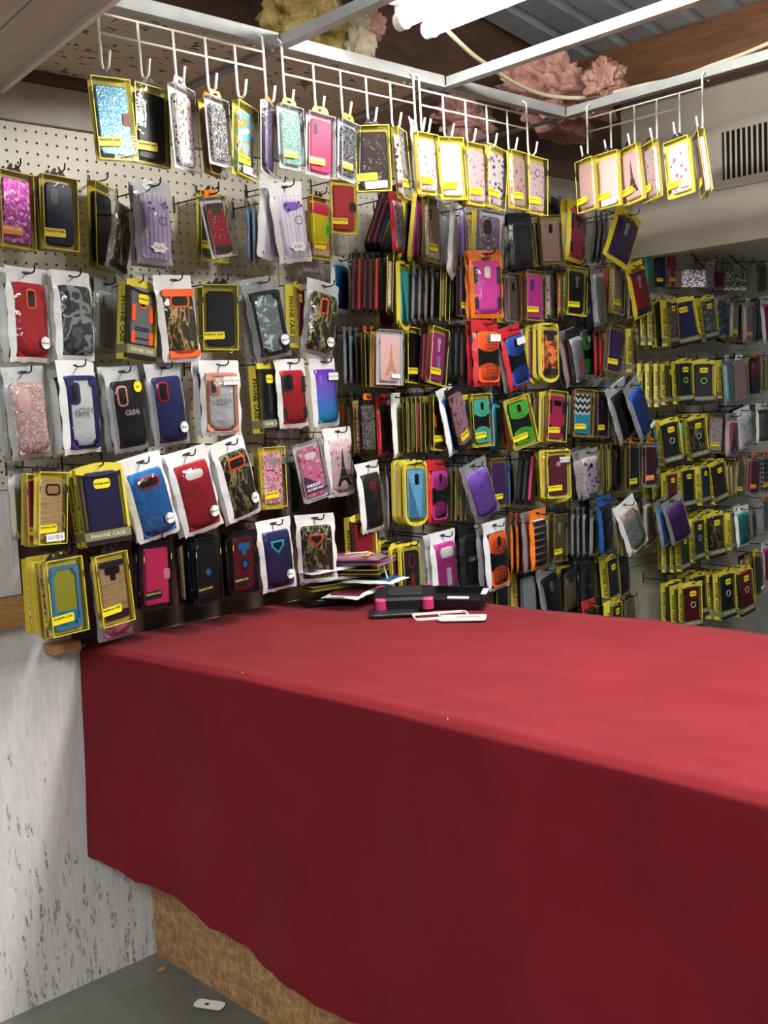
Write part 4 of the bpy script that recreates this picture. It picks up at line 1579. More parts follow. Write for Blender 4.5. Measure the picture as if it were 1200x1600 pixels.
def settle():
    """nudge packages nearer to or further from the wall until none clips into another; drop stack members without room"""
    import numpy as np
    done_c, done_a, done_h = [], [], []
    SH = 0.975
    dropped = 0
    for root, kind, prio in sorted(HUNG, key=lambda t: (t[2] > 0, t[2])):
        m = root.matrix_world.copy()
        w, h, t = DIM[kind]
        ax = np.array([list(m.col[i].xyz) for i in range(3)], float)
        ln = np.linalg.norm(ax, axis=1)
        ax = ax / ln[:, None]
        lo = 0.0
        half = np.array([w / 2, t / 2, h / 2]) * ln * np.array([SH, 1.03, SH])
        c0 = m @ Vector((0, -t / 2, h / 2))
        away = (c0 - EYE).normalized()
        ymax = WALL - 0.004 - float(np.abs(ax[:, 1]) @ half)
        best = None
        steps = [0.0]
        for q in range(1, 22):
            steps += [-0.006 * q, 0.006 * q] if prio == 0 else [0.006 * q]
        if done_c:
            DC, DA, DH = np.array(done_c), np.array(done_a), np.array(done_h)
        for st in steps:
            cc = c0 + away * st
            if cc.y > ymax and not (st == 0.0 and prio == 0):
                continue
            c = np.array(cc)
            hit = False
            if done_c:
                d = DC - c
                near = np.where((d ** 2).sum(1) < (np.linalg.norm(DH, axis=1) + np.linalg.norm(half)) ** 2)[0]
                for j in near:
                    R = ax @ DA[j].T
                    AR = np.abs(R) + 1e-9
                    T = ax @ d[j]
                    TB = DA[j] @ d[j]
                    if (np.abs(T) > half + AR @ DH[j]).any() or (np.abs(TB) > DH[j] + half @ AR).any():
                        continue
                    sep = False
                    for a in range(3):
                        a1, a2 = (a + 1) % 3, (a + 2) % 3
                        for b in range(3):
                            b1, b2 = (b + 1) % 3, (b + 2) % 3
                            ra = half[a1] * AR[a2, b] + half[a2] * AR[a1, b]
                            rb = DH[j][b1] * AR[a, b2] + DH[j][b2] * AR[a, b1]
                            if abs(T[a2] * R[a1, b] - T[a1] * R[a2, b]) > ra + rb:
                                sep = True
                                break
                        if sep:
                            break
                    if not sep:
                        hit = True
                        break
            if not hit:
                best = st
                break
        if best is None:
            if prio:
                dropped += 1
                LABELS.pop(root['label'], None)
                for ch in list(root.children_recursive):
                    bpy.data.objects.remove(ch)
                bpy.data.objects.remove(root)
                continue
            best = 0.0
            print('NOROOM', root['label'])
        if best:
            m.translation = m.translation + away * best
            root.matrix_world = m
        done_c.append(np.array(c0 + away * best))
        done_a.append(ax)
        done_h.append(half)
    print('SETTLED', len(done_c), 'dropped', dropped)
    for root, top, why in HOOKS:
        p = root.matrix_world @ Vector((0, -0.008, top))
        add_hook(p.x, p.z, p.y - 0.008, why)


# ------------------------------------------------------------------ what hangs where (row | package | case | top x,y bottom x,y width seen | off the wall | stack | look | stickers)
ROWS.update({
    'A': ('on the left wire rack', 'packages on the left wire rack', 'Y', 0.53, False),
    'B': ('on the middle wire racks', 'packages on the middle wire racks', 'Y', 0.53, False),
    'C': ('on the sideways right rack', 'packages on the right wire rack', 'X', 0.0, False),
    'P1': ('in top left row', 'left pegboard packages, top row', 'Y', 0.14, True),
    'P2': ('in second left row', 'left pegboard packages, second row', 'Y', 0.14, True),
    'P3': ('in third left row', 'left pegboard packages, third row', 'Y', 0.14, True),
    'P4': ('in fourth left row', 'left pegboard packages, fourth row', 'Y', 0.15, True),
    'P5': ('in lowest left row', 'left pegboard packages, lowest row', 'Y', 0.16, True),
    'M1': ('in top middle row', 'middle pegboard packages, top row', 'Y', 0.22, True),
    'M2': ('in second middle row', 'middle pegboard packages, second row', 'Y', 0.22, True),
    'M3': ('in third middle row', 'middle pegboard packages, third row', 'Y', 0.22, True),
    'M4': ('in fourth middle row', 'middle pegboard packages, fourth row', 'Y', 0.22, True),
    'M5': ('in fifth middle row', 'middle pegboard packages, fifth row', 'Y', 0.22, True),
    'M6': ('in sixth middle row', 'middle pegboard packages, sixth row', 'Y', 0.22, True),
    'M7': ('in lowest middle row', 'middle pegboard packages, lowest row', 'Y', 0.16, True),
    'T1': ('in top far-right row', 'far right packages, top row', 'Y', 0.06, True),
    'T2': ('in second far-right row', 'far right packages, second row', 'Y', 0.16, True),
    'T3': ('in third far-right row', 'far right packages, third row', 'Y', 0.16, True),
    'T4': ('in fourth far-right row', 'far right packages, fourth row', 'Y', 0.16, True),
    'T5': ('in fifth far-right row', 'far right packages, fifth row', 'Y', 0.16, True),
    'T6': ('in sixth far-right row', 'far right packages, sixth row', 'Y', 0.16, True),
    'T7': ('in lowest far-right row', 'far right packages, lowest row', 'Y', 0.16, True),
})
TABLE = '''
A|box.y.k.L|wallet:glit_blue::rose|166 124 181 253 68||0|blue glitter wallet in yellow box
A|box.y.k.L|wallet:black:l|229 137 233 260 62|0.50|0|black wallet case in yellow box
A|box.c.w.-|plain:leopard:n|276 137 288 268 45||0|white leopard floral case
A|box.y.o.-|plain:maroon:n|321 160 332 276 38|0.50|0|yellow box behind the black glitter
A|box.c.o.-|plain:glit_bw:n|333 155 342 260 40|0.55|0|black silver glitter case with orange tab
A|box.y.-.L|plain:owl_print:n|378 165 377 279 42||0|yellow box with blue orange owl print|@w
B|box.c.o.-|plain:dpurple:n|414 164 414 273 26||0|dark purple case seen edge-on
B|box.c.y.O|plain:glit_green:n|449 167 454 266 44||0|pale green glitter case
B|box.c.y.O|plain:hot_pink:s:/blackcam|498 180 497 277 48||0|bright pink case
B|box.c.y.O|plain:glit_black:n|541 191 540 283 36||0|black sparkle case with yellow tab
B|box.y.k.L|wallet:brown:l|580 198 585 301 55||0|brown leather wallet in yellow box|@w
B|box.y.-.L|plain:flower_petal:n|617 203 627 313 26||0|flowered case turned edge-on
B|pouch.white|plain:white:n|645 188 652 300 20|0.5|0|white pouch seen edge-on
B|box.y.-.L|plain:blush_flower:n|661 210 667 305 40||0|blush flowered case near white rod
B|box.y.-.L|plain:white:n|698 216 706 313 46||0|overlit white case in yellow box
B|box.y.-.L|plain:blush_flower:n|738 226 742 322 40||1|pale flower case in yellow box
B|box.y.-.L|plain:flower_petal:n|772 232 767 326 38||0|purple petal case in yellow box
B|box.y.-.L|plain:heart_dots:n:|804 238 807 328 34||0|pale pink heart case in yellow box
B|box.y.-.L|plain:blush_flower:c:violet/white|834 247 834 336 38||0|round medallion case, rightmost
C|box.y.k.L|plain:pale_pink:n|918 249 923 330 34|0.02|0|plain blush case, leftmost
C|box.y.k.L|plain:pale_pink:n|952 239 956 325 42||0|blush case with white price strip|@w
C|box.y.k.L|tower:pale_pink:n:brown|986 230 996 316 38||0|eiffel tower print case
C|box.y.k.L|plain:blush_flower:n|1018 224 1026 312 30||0|rose flower case
C|box.y.k.L|plain:heart_dots:n|1061 218 1069 306 45||0|pink heart case with purple foot|@s
C|box.y.k.L|plain:pale_pink:n|1096 208 1110 303 20||0|yellow box seen edge-on, rightmost
P1|box.y.k.O|wallet:glit_magenta:n|18 270 23 389 62|0.12|1|magenta glitter wallet with orange label
P1|box.y.k.L|plain:navy:o:/grey|87 277 91 392 62|0.12|1|glossy navy case in yellow box
P1|box.y.-.-|plain:black:n|152 290 155 422 46|0.05|0|black case in tall yellow box
P1|pouch.clear|orn:branch:n:black|196 322 178 426 38|0.12|0|black boxed camo case turned sideways
P1|pouch.frost|plain:lilac_stripe:r:/lilac|235 283 242 414 64|0.16|1|lilac striped case with stars|@hello
P1|box.y.k.L|plain:charcoal:n|326 303 328 409 50|0.06|0|yellow box behind the dotted case
P1|box.c.o.-|ends:polka_red:r:/brown|327 309 348 403 42|0.16|0|red and grey dotted case with orange tab
P1|pouch.clear|plain:azure:n|387 312 390 412 16|0.1|r2,9|blue case in clear bag edge-on
P1|pouch.white|plain:lilac_pale:n|431 280 426 409 58|0.12|0|white pouch behind pale lilac case
P1|pouch.white|plain:lilac_pale:r:/violet|442 285 462 411 58|0.17|0|pale lilac star case in white pouch|@hello
P1|pouch.frost|plain:marble_pink:n|485 330 487 432 50|0.06|0|rosy case in low clear pouch
P1|box.y.k.L|wallet:wallet_blocks::green|494 310 498 407 38|0.13|0|striped yellow pink wallet
P1|box.y.-.L|wallet:red::charcoal|534 283 536 366 44|0.14|0|red wallet with black clasp
P2|pouch.white|plain:red:v:orange|38 418 47 567 73|0.16|1|red case with orange camera ring|Note_5@d
P2|pouch.white|plain:camo_grey:s:/charcoal|110 424 119 564 69|0.16|1|grey camouflage case
P2|pouch.clear|plain:lgrey:s:/grey|164 437 163 552 44|0.07|0|pale grey case hanging behind carton
P2|carton|rug:grey:v:orange|208 444 205 564 62|0.15|0|grey and orange rugged case carton
P2|pouch.white|plain:lgrey:n|232 428 245 566 50|0.1|0|white pouch half hidden behind camo
P2|pouch.white|orn:branch_green:r:orange|268 430 285 566 66|0.18|0|forest camo case with orange ends
P2|box.y.k.L|plain:charcoal:n|343 446 345 548 56|0.14|1|smoky black case in yellow box
P2|pouch.clear|bump:marble_white:n:black|404 434 429 561 63|0.17|2|clear case with black bumper|Note_8@d
P2|carton|plain:pink:n|451 446 456 545 30|0.12|0|pink case carton
P2|pouch.frost|plain:branch:v:orange|506 441 494 556 56|0.16|0|black camo case with orange camera|Note_8@d
P2|pouch.white|plain:azure:n|530 402 530 488 33|0.08|0|bright blue case in dark pouch
P3|pouch.frost|plain:glit_pink:big:/pale_pink|33 573 51 717 72|0.16|1|pink glitter clear case
P3|pouch.white|bump:clear_back:o:navy|117 563 130 709 68|0.16|2|clear case with navy bumper|@word
P3|pouch.frost|plain:black:o:rose|187 573 206 705 63|0.16|2|black case with rose camera ring|For@dy,@word
P3|pouch.frost|plain:navy:o:red|252 567 269 697 62|0.16|1|navy case with red camera ring|Note@d
P3|pouch.white|bump:clear_back:o:rose|342 563 347 681 66|0.16|1|clear case with copper bumper|NOTE_10@t,NOTE_10@word
P3|carton|plain:black:n|402 571 410 676 46|0.13|0|glossy black case carton
P3|pouch.white|armor:red:o:charcoal|451 561 459 668 52|0.16|1|red armour case
P3|pouch.white|plain:ombre_violet:s:/violet|502 559 510 667 48|0.17|0|violet to blue ombre case|NOTE_10@t
P4|pouch.white|plain:white:n|22 722 30 842 34|0.06|0|white pouch at far left edge|Premium_Wireless_Accessories@spine
P4|box.y.k.L|plain:gold_brush:r:blackcam/tan|75 737 74 850 54|0.17|3|brushed gold case marked note eight|NOTE_8@w
P4|carton|plain:navy:n|148 729 164 848 80|0.16|1|navy case carton
P4|pouch.white|plain:azure:r:red|216 714 250 841 70|0.19|1|bright blue case with red camera|Note_9@d
P4|pouch.white|plain:red:r:/white|288 702 319 830 68|0.18|1|brick red case|Note_8@d
P4|pouch.white|plain:branch:r:orange|353 686 384 809 58|0.18|1|dry grass camo case with orange camera|N8@d
P4|box.y.k.L|plain:swirl_pink:r:/lgrey|420 698 425 793 42|0.15|1|pink swirl heart case
P4|pouch.clear|plain:black:n|452 705 456 805 24|0.08|0|dark case behind the pink hearts
P4|box.c.k.-|plain:pink_hearts:r:/white|475 690 494 780 46|0.17|0|pink butterfly print case|@tri
P4|pouch.white|tower:blush_flower:n:charcoal|525 668 533 775 48|0.16|0|eiffel tower case in white pouch
P5|box.y.k.L|bump:liquid:n:sky|93 872 105 989 64|0.2|4|aqua liquid glitter case in yellow box
P5|pouch.frost|plain:lpink:n|168 873 181 998 62|0.1|0|pink case in low frosted pouch
P5|box.y.k.L|ends:gold_brush:t|166 864 180 974 58|0.17|0|gold case with black ends
P5|box.k.-.B|wallet:hot_pink::lpink|238 846 242 950 52|0.15|1|hot pink wallet in black box
P5|box.k.-.B|ring:black:n:charcoal/azure|316 839 322 942 48|0.16|2|black case with blue ring
P5|box.k.-.B|ring:dred:t:charcoal/azure|374 829 379 927 46|0.16|1|dark red case with blue ring
P5|pouch.white|plain:navy:y:cyan|425 811 437 922 58|0.16|0|navy case with cyan shield camera|Note@d
P5|pouch.white|plain:branch:y:orange|491 803 498 908 62|0.17|0|grass camo case with orange shield camera
P5|carton|plain:red:t|556 806 561 902 50|0.16|0|brick red case carton
M1|box.k.-.-|wallet:maroon:n;wallet:dred:n;wallet:navy:n;wallet:charcoal:n|600 300 571 392 9|0.14|r4,9|dark wallet box leaning edge-on
M1|pouch.red|plain:flower_white:n|616 300 622 394 26|0.24|0|red bag with flowery glitter case
M1|shield|plain:magenta:n|652 306 642 418 24|0.18|0|yellow blister with magenta case edge-on
M1|box.g.k.L|plain:glit_champ:s|671 312 672 411 34|0.24|0|champagne glitter case
M1|pouch.white|plain:white:n|708 320 702 432 20|0.24|0|white pouch turned edge-on
M1|box.c.-.-|plain:violet:n|718 318 721 414 14|0.2|0|violet case turned edge-on
M1|box.k.-.-|plain:black:n|741 336 740 415 18|0.12|0|plain black case behind flowers
M1|box.c.-.-|plain:flower_mix:big:/brown|764 331 761 418 44|0.2|0|pink case with painted flowers
M1|box.y.k.-|plain:yellow:n|790 345 792 412 12|0.12|0|yellow box edge beside flowers
M1|pouch.black|armor:charcoal:n:silver|811 333 816 421 42|0.22|1|black armour case with silver face
M1|box.g.k.-|plain:bead_rose:v|855 337 860 414 38|0.22|1|rose gold studded case
M1|pouch.blue|plain:azure:n|880 312 876 408 22|0.12|0|blue zip bag behind magenta
M1|pouch.yellow.ORIGINAL|armor:hot_pink:t|901 314 896 411 36|0.23|1|magenta armour case in yellow bag
M1|pouch.clear|plain:black:n|932 330 924 411 11|0.12|r3,8|black case leaning edge-on
M1|pouch.yellow.ORIGINAL|plain:dpurple:k:/lgrey|984 332 960 411 44|0.24|0|dark purple case in yellow bag
M2|box.k.-.-|wallet:dred:n;wallet:bright_red:n;wallet:maroon:n|551 398 550 492 10|0.14|r7,9|red wallet edge-on
M2|box.y.k.-|plain:glit_champ:n|608 402 606 490 15|0.2|0|champagne glitter case edge-on
M2|shield|plain:teal:n|626 410 628 517 26|0.22|0|yellow blister with teal case edge-on
M2|pouch.clear|plain:navy:n;plain:charcoal:n;plain:maroon:n;plain:black:n|648 418 646 503 14|0.18|r4,10|dark clear bag edge-on
M2|pouch.orange|plain:charcoal:n|667 410 668 500 10|0.12|0|orange headed bag edge-on
M2|box.y.k.-|plain:olive:n|692 420 690 504 16|0.2|0|yellow box edge beside purple
M2|box.g.-.L|plain:purple:n|722 415 722 497 28|0.2|0|plain purple case box
M2|pouch.orange.NEW|armor:magenta:v:/cream|757 391 761 497 56|0.27|1|magenta armour case in orange bag
M2|box.c.-.-|plain:bead_rose:v|796 428 798 504 26|0.18|0|rose studded case behind orange bag
M2|box.g.-.L|plain:magenta:o:/purple|832 424 832 502 36|0.22|0|glossy magenta purple case
M2|box.c.k.-|plain:flower_white:n|857 424 858 500 20|0.16|0|dark flowered case edge
M2|box.y.-.-|plain:orange:n;plain:lime:n|873 424 873 497 10|0.16|r2,8|orange and lime box edge
M2|box.y.k.L|plain:black:k:/lgrey|898 418 896 494 36|0.22|0|black case with white keyhole camera
M2|pouch.blue|plain:azure:n|917 420 918 490 9|0.14|0|blue bag edge
M2|pouch.clear|plain:glit_silver:n|929 412 937 510 26|0.24|0|silver glitter case in clear bag
M2|box.y.-.L|plain:glit_champ:n|961 414 959 491 26|0.2|0|champagne case in yellow box
M2|pouch.white|plain:red:n|982 420 987 498 22|0.17|0|white pouch behind red case
M2|pouch.yellow.ORIGINAL|ends:red:k:/lgrey|989 410 1005 495 34|0.24|0|coral red case in yellow bag
M3|pouch.clear|plain:navy:n;plain:teal:n;plain:maroon:n|540 512 542 601 16|0.1|r3,9|dark bag edge-on
M3|box.y.o.-|plain:charcoal:n;plain:dpurple:n|568 520 570 606 18|0.16|r2,11|orange tabbed box edge-on
M3|box.c.-.-|tower:pale_pink:n:rose|606 516 606 602 44|0.24|0|rose eiffel tower case|@s
M3|box.y.-.L|plain:black:n|642 512 642 600 34|0.2|0|glossy black case in yellow box
M3|box.y.-.L|kick:magenta:k:lgrey/white|682 513 676 601 34|0.22|0|magenta case with grey kickstand
M3|box.k.-.-|plain:black:n;plain:charcoal:n;plain:maroon:n|703 514 702 596 12|0.16|r3,9|black box edge-on
M3|pouch.red|two:teal|737 502 742 603 30|0.2|0|red bag with teal case half hidden
M3|pouch.red|two:orange::/grey|757 500 761 604 48|0.26|0|red bag with orange and black case|@t
M3|pouch.red|two:blue|794 509 813 606 40|0.26|0|red bag with blue and black case|@t
M3|pouch.frost|plain:beige:n|822 514 828 592 34|0.17|0|plain beige frosted pouch|@s
M3|shield|ends:floral_orange:r:/charcoal|854 505 856 598 36|0.24|0|yellow blister with orange floral case
M3|box.k.-.-|plain:chev_dark:n|879 526 884 592 16|0.18|0|dark chevron case
M3|pouch.black|kick:silver:n:orange|893 513 906 600 28|0.24|0|silver case with orange sticker in dark bag
M3|box.c.-.-|two:green|910 517 915 588 25|0.18|0|green and black two-tone case|@t
M3|pouch.red|plain:maroon:n|930 513 931 590 12|0.18|r2,8|red bag edge-on
M3|box.g.-.L|armor:purple:n|960 509 954 583 32|0.24|0|purple black case in gold box
M3|carton|plain:purple:n|979 514 981 582 18|0.14|0|dark carton right of gold box
M4|pouch.clear|plain:charcoal:n|551 612 553 704 12|0.1|r2,7|clear bag edge-on
M4|box.k.o.-|plain:glit_bw:n|571 625 574 708 30|0.18|0|black silver sequin case
M4|pouch.red|plain:black:n|594 617 599 711 26|0.16|0|red bag with black case
M4|pouch.white|plain:white:n|616 614 622 715 22|0.18|0|white pouch half turned
M4|box.y.-.-|plain:black:n;plain:olive:n;plain:glit_gold:n;plain:pink:n;plain:charcoal:n|630 622 632 706 11|0.18|r5,7|narrow yellow box edge-on
M4|box.y.-.L|rug:brown:n:deep_orange|682 619 683 704 34|0.2|0|dark case with orange grips
M4|pouch.white|plain:blue:n|693 606 712 706 30|0.2|0|white leaning pouch with blue case
M4|box.k.-.L|plain:hot_marble:n|704 607 725 698 30|0.24|0|pink black printed box leaning
M4|box.y.k.L|two:mint|746 615 751 698 38|0.24|0|mint and black two-tone case
M4|pouch.blue|plain:cyan:n|772 618 772 703 20|0.18|0|deep blue bag edge
M4|box.y.k.-|plain:orange:n|788 625 797 703 14|0.2|0|orange box edge behind green
M4|box.y.k.L|two:green|803 620 820 696 42|0.25|0|bright green two-tone case leaning
M4|box.y.-.-|plain:brown:n;plain:maroon:n|836 614 837 690 11|0.17|r2,8|brown box edge-on
M4|box.y.k.L|armor:hot_pink:r|867 611 864 690 36|0.24|2|hot pink armour case
M4|pouch.clear|plain:silver:n|890 618 888 688 12|0.17|0|silver clear bag edge
M4|box.g.k.L|plain:chev_blue:n|908 609 906 683 35|0.24|0|turquoise chevron anchor case
M4|box.g.-.L|plain:dpurple:v:/grey|936 612 935 684 25|0.2|0|dusky purple case in gold box
M4|pouch.frost|plain:black:n|959 599 983 685 36|0.24|0|black case in leaning pouch
M4|pouch.clear|plain:blue:n|983 597 1011 680 28|0.27|0|blue case in clear leaning pouch|@s
M5|pouch.clear|plain:charcoal:n|555 762 556 840 12|0.06|0|dark bag below ombre case
M5|pouch.white|plain:charcoal:c:red/dred|572 722 583 830 42|0.2|0|black case with red hexagon patch
M5|pouch.clear|plain:purple:n;plain:black:n|604 728 607 826 12|0.14|r2,8|dark purple bag edge-on
M5|shield|plain:bead_sky:v;plain:black:n;plain:white:n|645 720 648 822 42|0.24|2|sky blue studded case
M5|pouch.red|two:magenta|681 718 683 818 38|0.2|0|magenta and black two-tone case
M5|box.y.-.-|plain:black:n;plain:olive:n;plain:purple:n|706 728 706 812 9|0.16|r3,8|dark box edge-on
M5|box.g.-.L|plain:purple:n|774 716 777 792 34|0.18|2|purple case inside clear bag
M5|pouch.clear|plain:violet:n|736 722 762 808 44|0.23|0|big crumpled clear bag with violet case
M5|pouch.blue|plain:blue:n|794 712 796 790 13|0.14|0|blue bag edge beside purple
M5|box.k.-.-|wallet:black:n;wallet:charcoal:n;wallet:pink:n|814 706 808 788 16|0.18|r3,9|black wallet edge-on
M5|shield|plain:brown:n|864 700 868 786 54|0.2|0|wide yellow blister behind maroon case
M5|box.y.-.L|plain:maroon:c:/lgrey|869 704 871 778 40|0.26|0|maroon case with handwritten note|iphone_XR@t
M5|pouch.clear|plain:flower_white:c|917 702 925 778 34|0.22|0|pastel flower case
M5|box.y.-.-|plain:olive:n;plain:charcoal:n|934 694 936 766 10|0.16|r3,8|yellow box edge-on
M5|box.k.o.-|plain:black:n|962 694 963 766 22|0.18|0|black case beside box edges
M5|box.g.o.L|plain:black:n|986 692 986 768 28|0.22|0|black case in gold box
M5|box.c.o.O|plain:maroon:n|1013 692 1013 761 28|0.22|0|wine red case with orange tab
M6|shield|plain:black:n|596 845 598 930 22|0.14|0|yellow blister deep in stack
M6|shield|plain:charcoal:n|616 848 618 934 22|0.18|0|yellow blister second in stack
M6|shield|kick:black:v:dred|636 848 640 948 38|0.24|0|black case with red kickstand
M6|pouch.white|two:green|668 834 672 930 18|0.16|0|green case in white pouch edge
M6|pouch.white|kick:magenta:r:white/white|689 830 698 936 46|0.23|1|magenta case with white kickstand
M6|pouch.black|word:black:n:lgrey|732 818 736 918 40|0.2|1|black case with silver lettering
M6|pouch.white|two:orange|770 814 778 921 42|0.24|0|orange and black two-tone case
M6|pouch.orange|plain:black:n|798 800 800 893 12|0.17|r4,9|orange bag edge-on
M6|pouch.orange|plain:tribal:n|838 796 842 889 32|0.25|0|tribal patterned case in orange bag
M6|box.g.k.L|plain:olive:k:/cream|869 803 869 877 28|0.22|0|olive gold case
M6|pouch.frost|plain:silver:n;plain:grey:n|894 792 895 868 12|0.17|r3,9|grey frosted bag edge-on
M6|pouch.clear|plain:grey:n|927 796 926 868 18|0.2|0|smoky grey case in clear bag
M6|pouch.blue|ring:black:n:charcoal/purple|942 775 948 864 28|0.24|0|black case in blue bag
M6|box.y.-.-|plain:olive:n|963 796 967 866 10|0.18|r2,8|yellow box edge-on
M6|pouch.white|bump:lgrey:n:beige|973 783 998 858 36|0.24|0|silver phone case in white leaning pouch
M6|pouch.clear|plain:beige:n|1009 776 1012 846 18|0.18|0|beige case in clear bag
M6|pouch.clear|plain:azure:n|1030 780 1042 852 24|0.22|0|azure case in clear leaning bag
M6|pouch.clear|plain:purple:n|1048 778 1066 844 36|0.26|0|purple white case leaning right
M7|box.y.k.-|plain:black:n|778 896 780 985 32|0.14|0|black case in yellow edged box
M7|box.k.k.-|plain:silver:n|821 893 824 975 34|0.14|0|silver faced case
M7|pouch.frost|plain:black:v:/grey|851 884 867 978 36|0.16|0|black case in grey pouch
M7|box.k.-.-|ends:bronze_brush:r|886 886 888 966 28|0.14|0|bronze case with black ends
M7|pouch.black|word:black:n:grey|917 868 919 954 30|0.15|0|black lettered case in black bag
M7|carton|plain:black:n|944 870 950 942 30|0.14|0|black case carton in shade
M7|pouch.black|plain:charcoal:n|972 866 975 928 22|0.13|0|charcoal case in black bag
M7|pouch.red|plain:black:c|919 936 922 1020 28|0.18|0|red bag just above counter
M7|carton|plain:olive:n|950 938 953 1015 28|0.18|0|olive carton just above counter
M7|box.g.k.-|plain:glit_gold:n|979 934 983 1010 28|0.16|0|gold glitter box just above counter
T1|box.c.-.-|plain:mint:n|1011 398 1013 447 16||0|mint case
T1|box.k.-.L|plain:navy:n|1030 400 1030 449 22||0|navy case with yellow label
T1|box.c.-.L|plain:hot_pink:n|1049 397 1049 449 20||0|pink case
T1|pouch.clear|plain:marble_pink:n|1106 401 1108 453 20||0|rosy clear pouch between purses
T1|pouch.clear|plain:marble_pink:n|1147 406 1149 455 16||0|blush pouch behind right purse
T1|pouch.clear|plain:glit_silver:n|1163 406 1164 456 16||0|silver glitter pouch
T1|pouch.clear|plain:olive:n|1189 405 1191 457 20||0|olive pouch, rightmost
T2|carton|plain:black:n|990 472 991 540 13||r3,11|carton showing spine
T2|carton|plain:hot_marble:n|1038 468 1042 541 28||0|carton with rose and blue case
T2|carton|plain:navy:n|1064 466 1078 536 40|0.19|0|navy marbled carton leaning
T2|carton|plain:marble_white:n|1096 465 1103 532 32|0.18|0|white marble carton
T2|box.c.-.-|plain:marble_navy:n|1123 463 1126 528 24|0.2|0|navy marble case in clear box
T2|box.g.k.L|plain:marble_pink:n|1146 468 1144 533 20|0.18|0|rosy case in gold box
T2|box.c.w.O|plain:pale_pink:n|1166 474 1167 536 20|0.2|0|clear box with orange band
T2|box.k.-.-|plain:black:n|1180 470 1181 530 8||r2,6|black box edge-on
T2|pouch.white|plain:hot_pink:n|1193 463 1199 536 20|0.2|0|pink case in white pouch
T3|carton|plain:black:n|996 568 997 636 14||r3,13|carton showing spine
T3|carton|plain:black:n|1036 568 1037 633 24||0|black case carton with teal shine
T3|carton|ring:charcoal:n:lime/black|1061 564 1064 630 34|0.18|0|ring case carton, left of two
T3|carton|ring:charcoal:n:lime/black|1095 565 1096 631 42|0.19|0|mirror black ring case carton
T3|carton|plain:navy:n|1122 562 1124 622 18||0|navy carton edge
T3|box.c.w.-|plain:ombre_sky:n|1133 563 1138 632 18|0.21|0|sky blue narrow box
T3|box.c.w.-|plain:pale_pink:n|1152 562 1156 623 26|0.19|0|clear box with rosy hearts
T3|box.k.o.-|plain:ombre_red:n|1179 559 1179 615 22|0.18|0|red to teal ombre case
T3|box.y.-.-|plain:olive:n|1192 558 1192 612 8||r2,6|yellow box edge
T4|carton|ring:charcoal:n:lgrey/black|1038 656 1046 724 38|0.18|0|black ring case carton
T4|box.y.-.-|plain:mint:n|1062 655 1064 712 10||0|mint case edge
T4|carton|ring:branch:n:lgrey/black|1080 650 1087 716 36|0.18|0|camo ring case carton
T4|box.g.-.L|plain:marble_pink:n|1118 647 1115 708 28|0.18|0|rosy marble case in gold box
T4|pouch.frost|tower:lpink:n:charcoal|1142 646 1143 713 24|0.2|0|pink tower print pouch
T4|pouch.white|plain:bead_dot:n|1158 637 1168 698 30|0.18|0|white pouch with blue beads
T4|box.g.-.-|plain:olive:n|1176 636 1177 694 9||0|gold box edge
T4|pouch.white|bump:lgrey:n:charcoal|1189 630 1190 692 22|0.2|0|clear case with dark bumper
T5|carton|plain:red:n|1040 737 1042 800 27|0.16|0|red case carton
T5|carton|plain:black:n|1066 731 1069 793 30|0.17|0|plain black case carton
T5|carton|plain:navy:n|1091 727 1094 787 24|0.17|0|navy case carton
T5|carton|plain:brown:n|1112 721 1120 783 30|0.18|0|dark brown case carton
T5|box.y.-.-|plain:pale_pink:n|1129 722 1131 776 9||r3,6|yellow box edge-on
T5|box.g.-.L|plain:glit_gold:n|1155 718 1151 777 20|0.18|0|gold glitter case
T5|box.c.o.O|plain:red:n|1176 715 1173 773 22|0.18|0|red case with orange label
T5|box.c.o.L|plain:tribal:v|1193 711 1193 770 20|0.19|0|grey tribal case
T6|carton|plain:black:n|1034 838 1035 892 13|0.13|r2,13|carton showing spine in shade
T6|carton|plain:charcoal:n|1060 834 1063 890 24|0.16|0|black carton below purple pouch
T6|carton|ring:charcoal:n:lgrey/black|1081 809 1083 876 28|0.17|0|black ring carton beside camo
T6|carton|plain:branch:n|1109 801 1113 869 36|0.18|0|camo case carton
T6|carton|plain:navy:n|1136 799 1138 857 18|0.17|0|navy carton edge
T6|pouch.white|plain:teal:n|1157 791 1162 852 26|0.2|1|teal case in white pouch
T6|pouch.clear|plain:grey:n|1174 790 1177 842 12|0.17|0|grey bag edge
T6|box.c.o.-|plain:perf_grey:n|1193 780 1194 830 18|0.2|0|dotted mesh case
T7|carton|plain:charcoal:n|1082 896 1086 962 34|0.12|0|carton behind maroon ring carton
T7|carton|ring:dred:n:silver/black|1073 911 1075 980 38|0.2|0|maroon ring case carton
T7|carton|plain:charcoal:n|1102 892 1106 962 22|0.13|0|carton left of black ring carton
T7|carton|ring:charcoal:n:silver/black|1125 892 1128 964 36|0.18|0|black ring case carton
T7|carton|ring:red:n:silver/black|1152 887 1158 958 34|0.18|0|bright red ring case carton
T7|box.y.y.-|plain:black:n|1178 866 1182 929 22|0.2|0|black case with yellow header|@s
T7|pouch.white|plain:pink:n|1195 846 1197 908 18|0.2|0|pink case in white pouch
'''
for ln in TABLE.strip().splitlines():
    place_line(ln)
settle()


